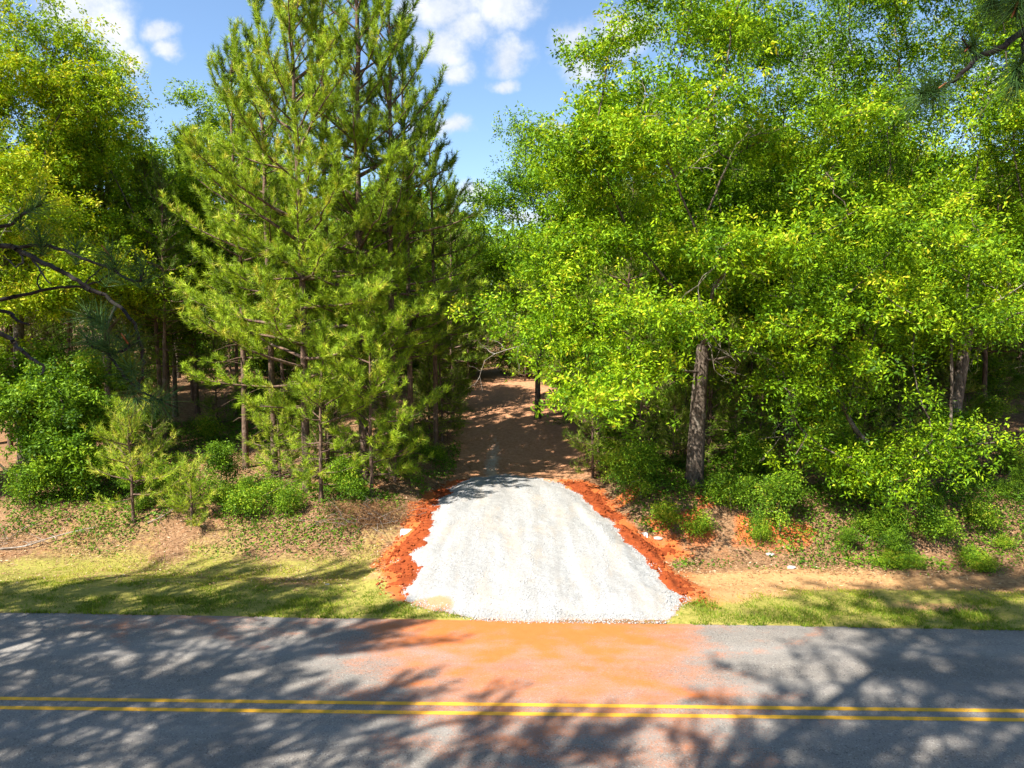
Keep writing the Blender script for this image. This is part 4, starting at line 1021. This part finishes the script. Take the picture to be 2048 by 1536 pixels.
# ------------------------------------------------------------------ pines on the camera's side of the road: shade on the road and boughs in view
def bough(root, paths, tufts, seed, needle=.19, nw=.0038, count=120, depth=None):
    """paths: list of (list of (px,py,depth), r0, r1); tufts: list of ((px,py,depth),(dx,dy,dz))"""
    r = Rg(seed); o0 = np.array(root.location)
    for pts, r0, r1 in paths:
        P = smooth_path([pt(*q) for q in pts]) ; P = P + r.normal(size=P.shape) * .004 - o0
        V, Fs = tube_path(P, r0, r1, 7); mesh_np('bough', V, [Fs], [M['shaded_bark']], root, smooth=True)
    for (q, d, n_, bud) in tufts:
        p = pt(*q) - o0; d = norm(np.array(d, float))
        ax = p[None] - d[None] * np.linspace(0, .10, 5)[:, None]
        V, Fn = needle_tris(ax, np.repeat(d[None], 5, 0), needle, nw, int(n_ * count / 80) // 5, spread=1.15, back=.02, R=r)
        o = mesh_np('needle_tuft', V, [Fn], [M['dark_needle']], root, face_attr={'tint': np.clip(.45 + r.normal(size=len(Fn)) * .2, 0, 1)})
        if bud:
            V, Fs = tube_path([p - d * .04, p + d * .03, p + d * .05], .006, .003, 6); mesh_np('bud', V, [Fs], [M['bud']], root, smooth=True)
def shade_pine(x, y, h, seed, cb, sp, label, sc=1.0, z=0.0):
    o = pine('pine_tree', h, Rg(seed), cb, sp, trunk_r=.2, width=.035, count=12, nl=.24, mats=('pine_far', 'pine_bark'), dead=4, dens=.85, cone=.35)
    o.location = (x, y, z); tag(o, label, 'tree'); return o
left_tree = shade_pine(-13.7, 1.7, 18.5, 701, 9.5, 3.9, 'dark pine whose bare curved boughs reach in from the left edge close to the viewer')
right_tree = shade_pine(5.6, 5.0, 22, 702, 13.5, 3.6, 'dark pine whose long needled twig hangs into the top right corner')
D = 4.2
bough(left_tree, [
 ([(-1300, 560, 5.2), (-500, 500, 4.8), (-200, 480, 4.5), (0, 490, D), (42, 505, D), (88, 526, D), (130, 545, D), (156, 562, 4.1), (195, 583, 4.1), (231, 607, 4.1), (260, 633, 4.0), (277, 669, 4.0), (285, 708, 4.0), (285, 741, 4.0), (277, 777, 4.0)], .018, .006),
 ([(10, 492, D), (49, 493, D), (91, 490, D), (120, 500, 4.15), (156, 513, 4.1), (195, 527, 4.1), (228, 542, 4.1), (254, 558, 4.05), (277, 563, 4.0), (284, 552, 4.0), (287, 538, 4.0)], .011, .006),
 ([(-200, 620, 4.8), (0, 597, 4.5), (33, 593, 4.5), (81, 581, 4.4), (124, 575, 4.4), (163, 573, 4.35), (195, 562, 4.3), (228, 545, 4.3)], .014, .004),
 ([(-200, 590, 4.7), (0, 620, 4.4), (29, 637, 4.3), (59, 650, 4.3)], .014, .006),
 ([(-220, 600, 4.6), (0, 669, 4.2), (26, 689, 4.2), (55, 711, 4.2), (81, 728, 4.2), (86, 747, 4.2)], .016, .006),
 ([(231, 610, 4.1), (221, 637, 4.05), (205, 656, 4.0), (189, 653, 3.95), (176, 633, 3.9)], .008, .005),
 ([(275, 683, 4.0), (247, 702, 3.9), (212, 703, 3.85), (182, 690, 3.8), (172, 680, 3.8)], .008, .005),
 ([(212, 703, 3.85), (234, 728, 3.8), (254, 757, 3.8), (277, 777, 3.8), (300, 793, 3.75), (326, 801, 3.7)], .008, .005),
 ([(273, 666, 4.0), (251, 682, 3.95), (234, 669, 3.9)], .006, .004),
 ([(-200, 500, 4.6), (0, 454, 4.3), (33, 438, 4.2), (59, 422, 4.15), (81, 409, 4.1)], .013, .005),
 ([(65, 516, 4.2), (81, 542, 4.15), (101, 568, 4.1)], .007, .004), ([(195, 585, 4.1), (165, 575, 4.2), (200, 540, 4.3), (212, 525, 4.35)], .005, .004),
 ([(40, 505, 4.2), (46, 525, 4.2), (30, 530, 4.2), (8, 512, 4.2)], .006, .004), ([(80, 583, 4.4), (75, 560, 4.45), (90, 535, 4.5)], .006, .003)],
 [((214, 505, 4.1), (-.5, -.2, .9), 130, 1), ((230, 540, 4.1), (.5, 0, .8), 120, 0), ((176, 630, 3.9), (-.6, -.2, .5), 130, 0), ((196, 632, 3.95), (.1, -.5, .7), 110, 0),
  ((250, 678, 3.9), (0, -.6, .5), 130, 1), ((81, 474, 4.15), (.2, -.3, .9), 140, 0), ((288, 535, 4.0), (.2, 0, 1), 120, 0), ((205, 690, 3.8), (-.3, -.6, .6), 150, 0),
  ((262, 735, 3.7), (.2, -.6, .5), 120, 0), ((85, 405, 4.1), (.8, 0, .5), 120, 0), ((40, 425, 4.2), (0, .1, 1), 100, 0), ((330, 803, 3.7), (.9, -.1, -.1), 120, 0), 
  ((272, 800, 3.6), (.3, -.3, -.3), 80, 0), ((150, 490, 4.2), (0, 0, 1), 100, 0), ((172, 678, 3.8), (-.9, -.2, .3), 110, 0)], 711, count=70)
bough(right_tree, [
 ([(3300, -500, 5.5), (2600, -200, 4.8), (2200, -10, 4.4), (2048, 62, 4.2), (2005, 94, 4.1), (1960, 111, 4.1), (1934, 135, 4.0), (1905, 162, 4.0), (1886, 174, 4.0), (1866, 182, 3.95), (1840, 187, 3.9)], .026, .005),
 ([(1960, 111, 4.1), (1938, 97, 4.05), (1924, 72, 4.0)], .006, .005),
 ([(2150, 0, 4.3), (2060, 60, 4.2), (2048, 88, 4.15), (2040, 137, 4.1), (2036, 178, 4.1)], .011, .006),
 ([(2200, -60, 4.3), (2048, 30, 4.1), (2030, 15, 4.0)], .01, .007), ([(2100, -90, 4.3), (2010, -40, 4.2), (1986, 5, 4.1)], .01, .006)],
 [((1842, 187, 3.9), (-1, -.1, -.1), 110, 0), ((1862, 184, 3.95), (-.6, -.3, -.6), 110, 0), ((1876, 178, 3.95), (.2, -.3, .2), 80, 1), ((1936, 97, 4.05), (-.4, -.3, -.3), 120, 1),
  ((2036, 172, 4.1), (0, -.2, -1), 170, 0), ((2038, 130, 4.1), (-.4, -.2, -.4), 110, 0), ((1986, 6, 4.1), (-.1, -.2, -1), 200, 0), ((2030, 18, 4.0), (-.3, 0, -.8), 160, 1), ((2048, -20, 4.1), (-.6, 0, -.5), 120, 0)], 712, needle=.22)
for i, (x, y, h, sd, cb, sp, lab) in enumerate([
    (-21.7, 7.1, 18.5, 703, 9.5, 3.8, 'pine far beyond the left edge shading the grass verge'),
    (-17.9, 6.2, 19.5, 704, 10.5, 3.8, 'pine beyond the left edge shading the far lane'),
    (-14.8, 4.8, 19.5, 705, 10.5, 3.8, 'pine beyond the left edge shading the road beside the clay stain'),
    (-18.2, 2.3, 19.0, 706, 10.0, 3.8, 'pine left behind the viewer shading the near lane'),
    (-10.9, 0.4, 19.5, 707, 8.0, 3.8, 'pine left of the viewer shading the middle of the near lane'),
    (-7.2, -0.4, 20.5, 708, 8.0, 3.8, 'pine just left of the viewer shading the foreground'),
    (-5.0, -0.8, 22.5, 709, 13.5, 3.8, 'pine behind the viewer shading the near lane right of the clay stain'),
    (-5.7, 0.5, 26.5, 710, 17.5, 3.8, 'very tall pine close to the viewer shading the road on the right'),
    (-3.0, 1.3, 28.5, 711, 19.5, 3.8, 'very tall pine close to the viewer shading the verge on the right'),
    (10.0, 5.5, 20.5, 713, 11.5, 3.8, 'pine beyond the right edge shading the verge'),
    (-26.7, 6.1, 18.5, 714, 9.5, 3.8, 'pine farthest beyond the left edge'),
    (-16.2, 9.3, 18.5, 715, 9.5, 3.8, 'pine beyond the left edge whose crown darkens the grass beside the road'),
    (-19.7, 9.5, 18.5, 716, 9.5, 3.8, 'broad pine beyond the left edge darkening the grass verge'),
    (-4.6, 3.0, 29.5, 717, 20.5, 3.8, 'very tall pine near the viewer darkening the right verge'),
    (7.9, 7.0, 21.5, 718, 12.5, 3.8, 'pine just beyond the right edge darkening the verge')]):
    shade_pine(x, y, h, sd, cb, sp, lab)
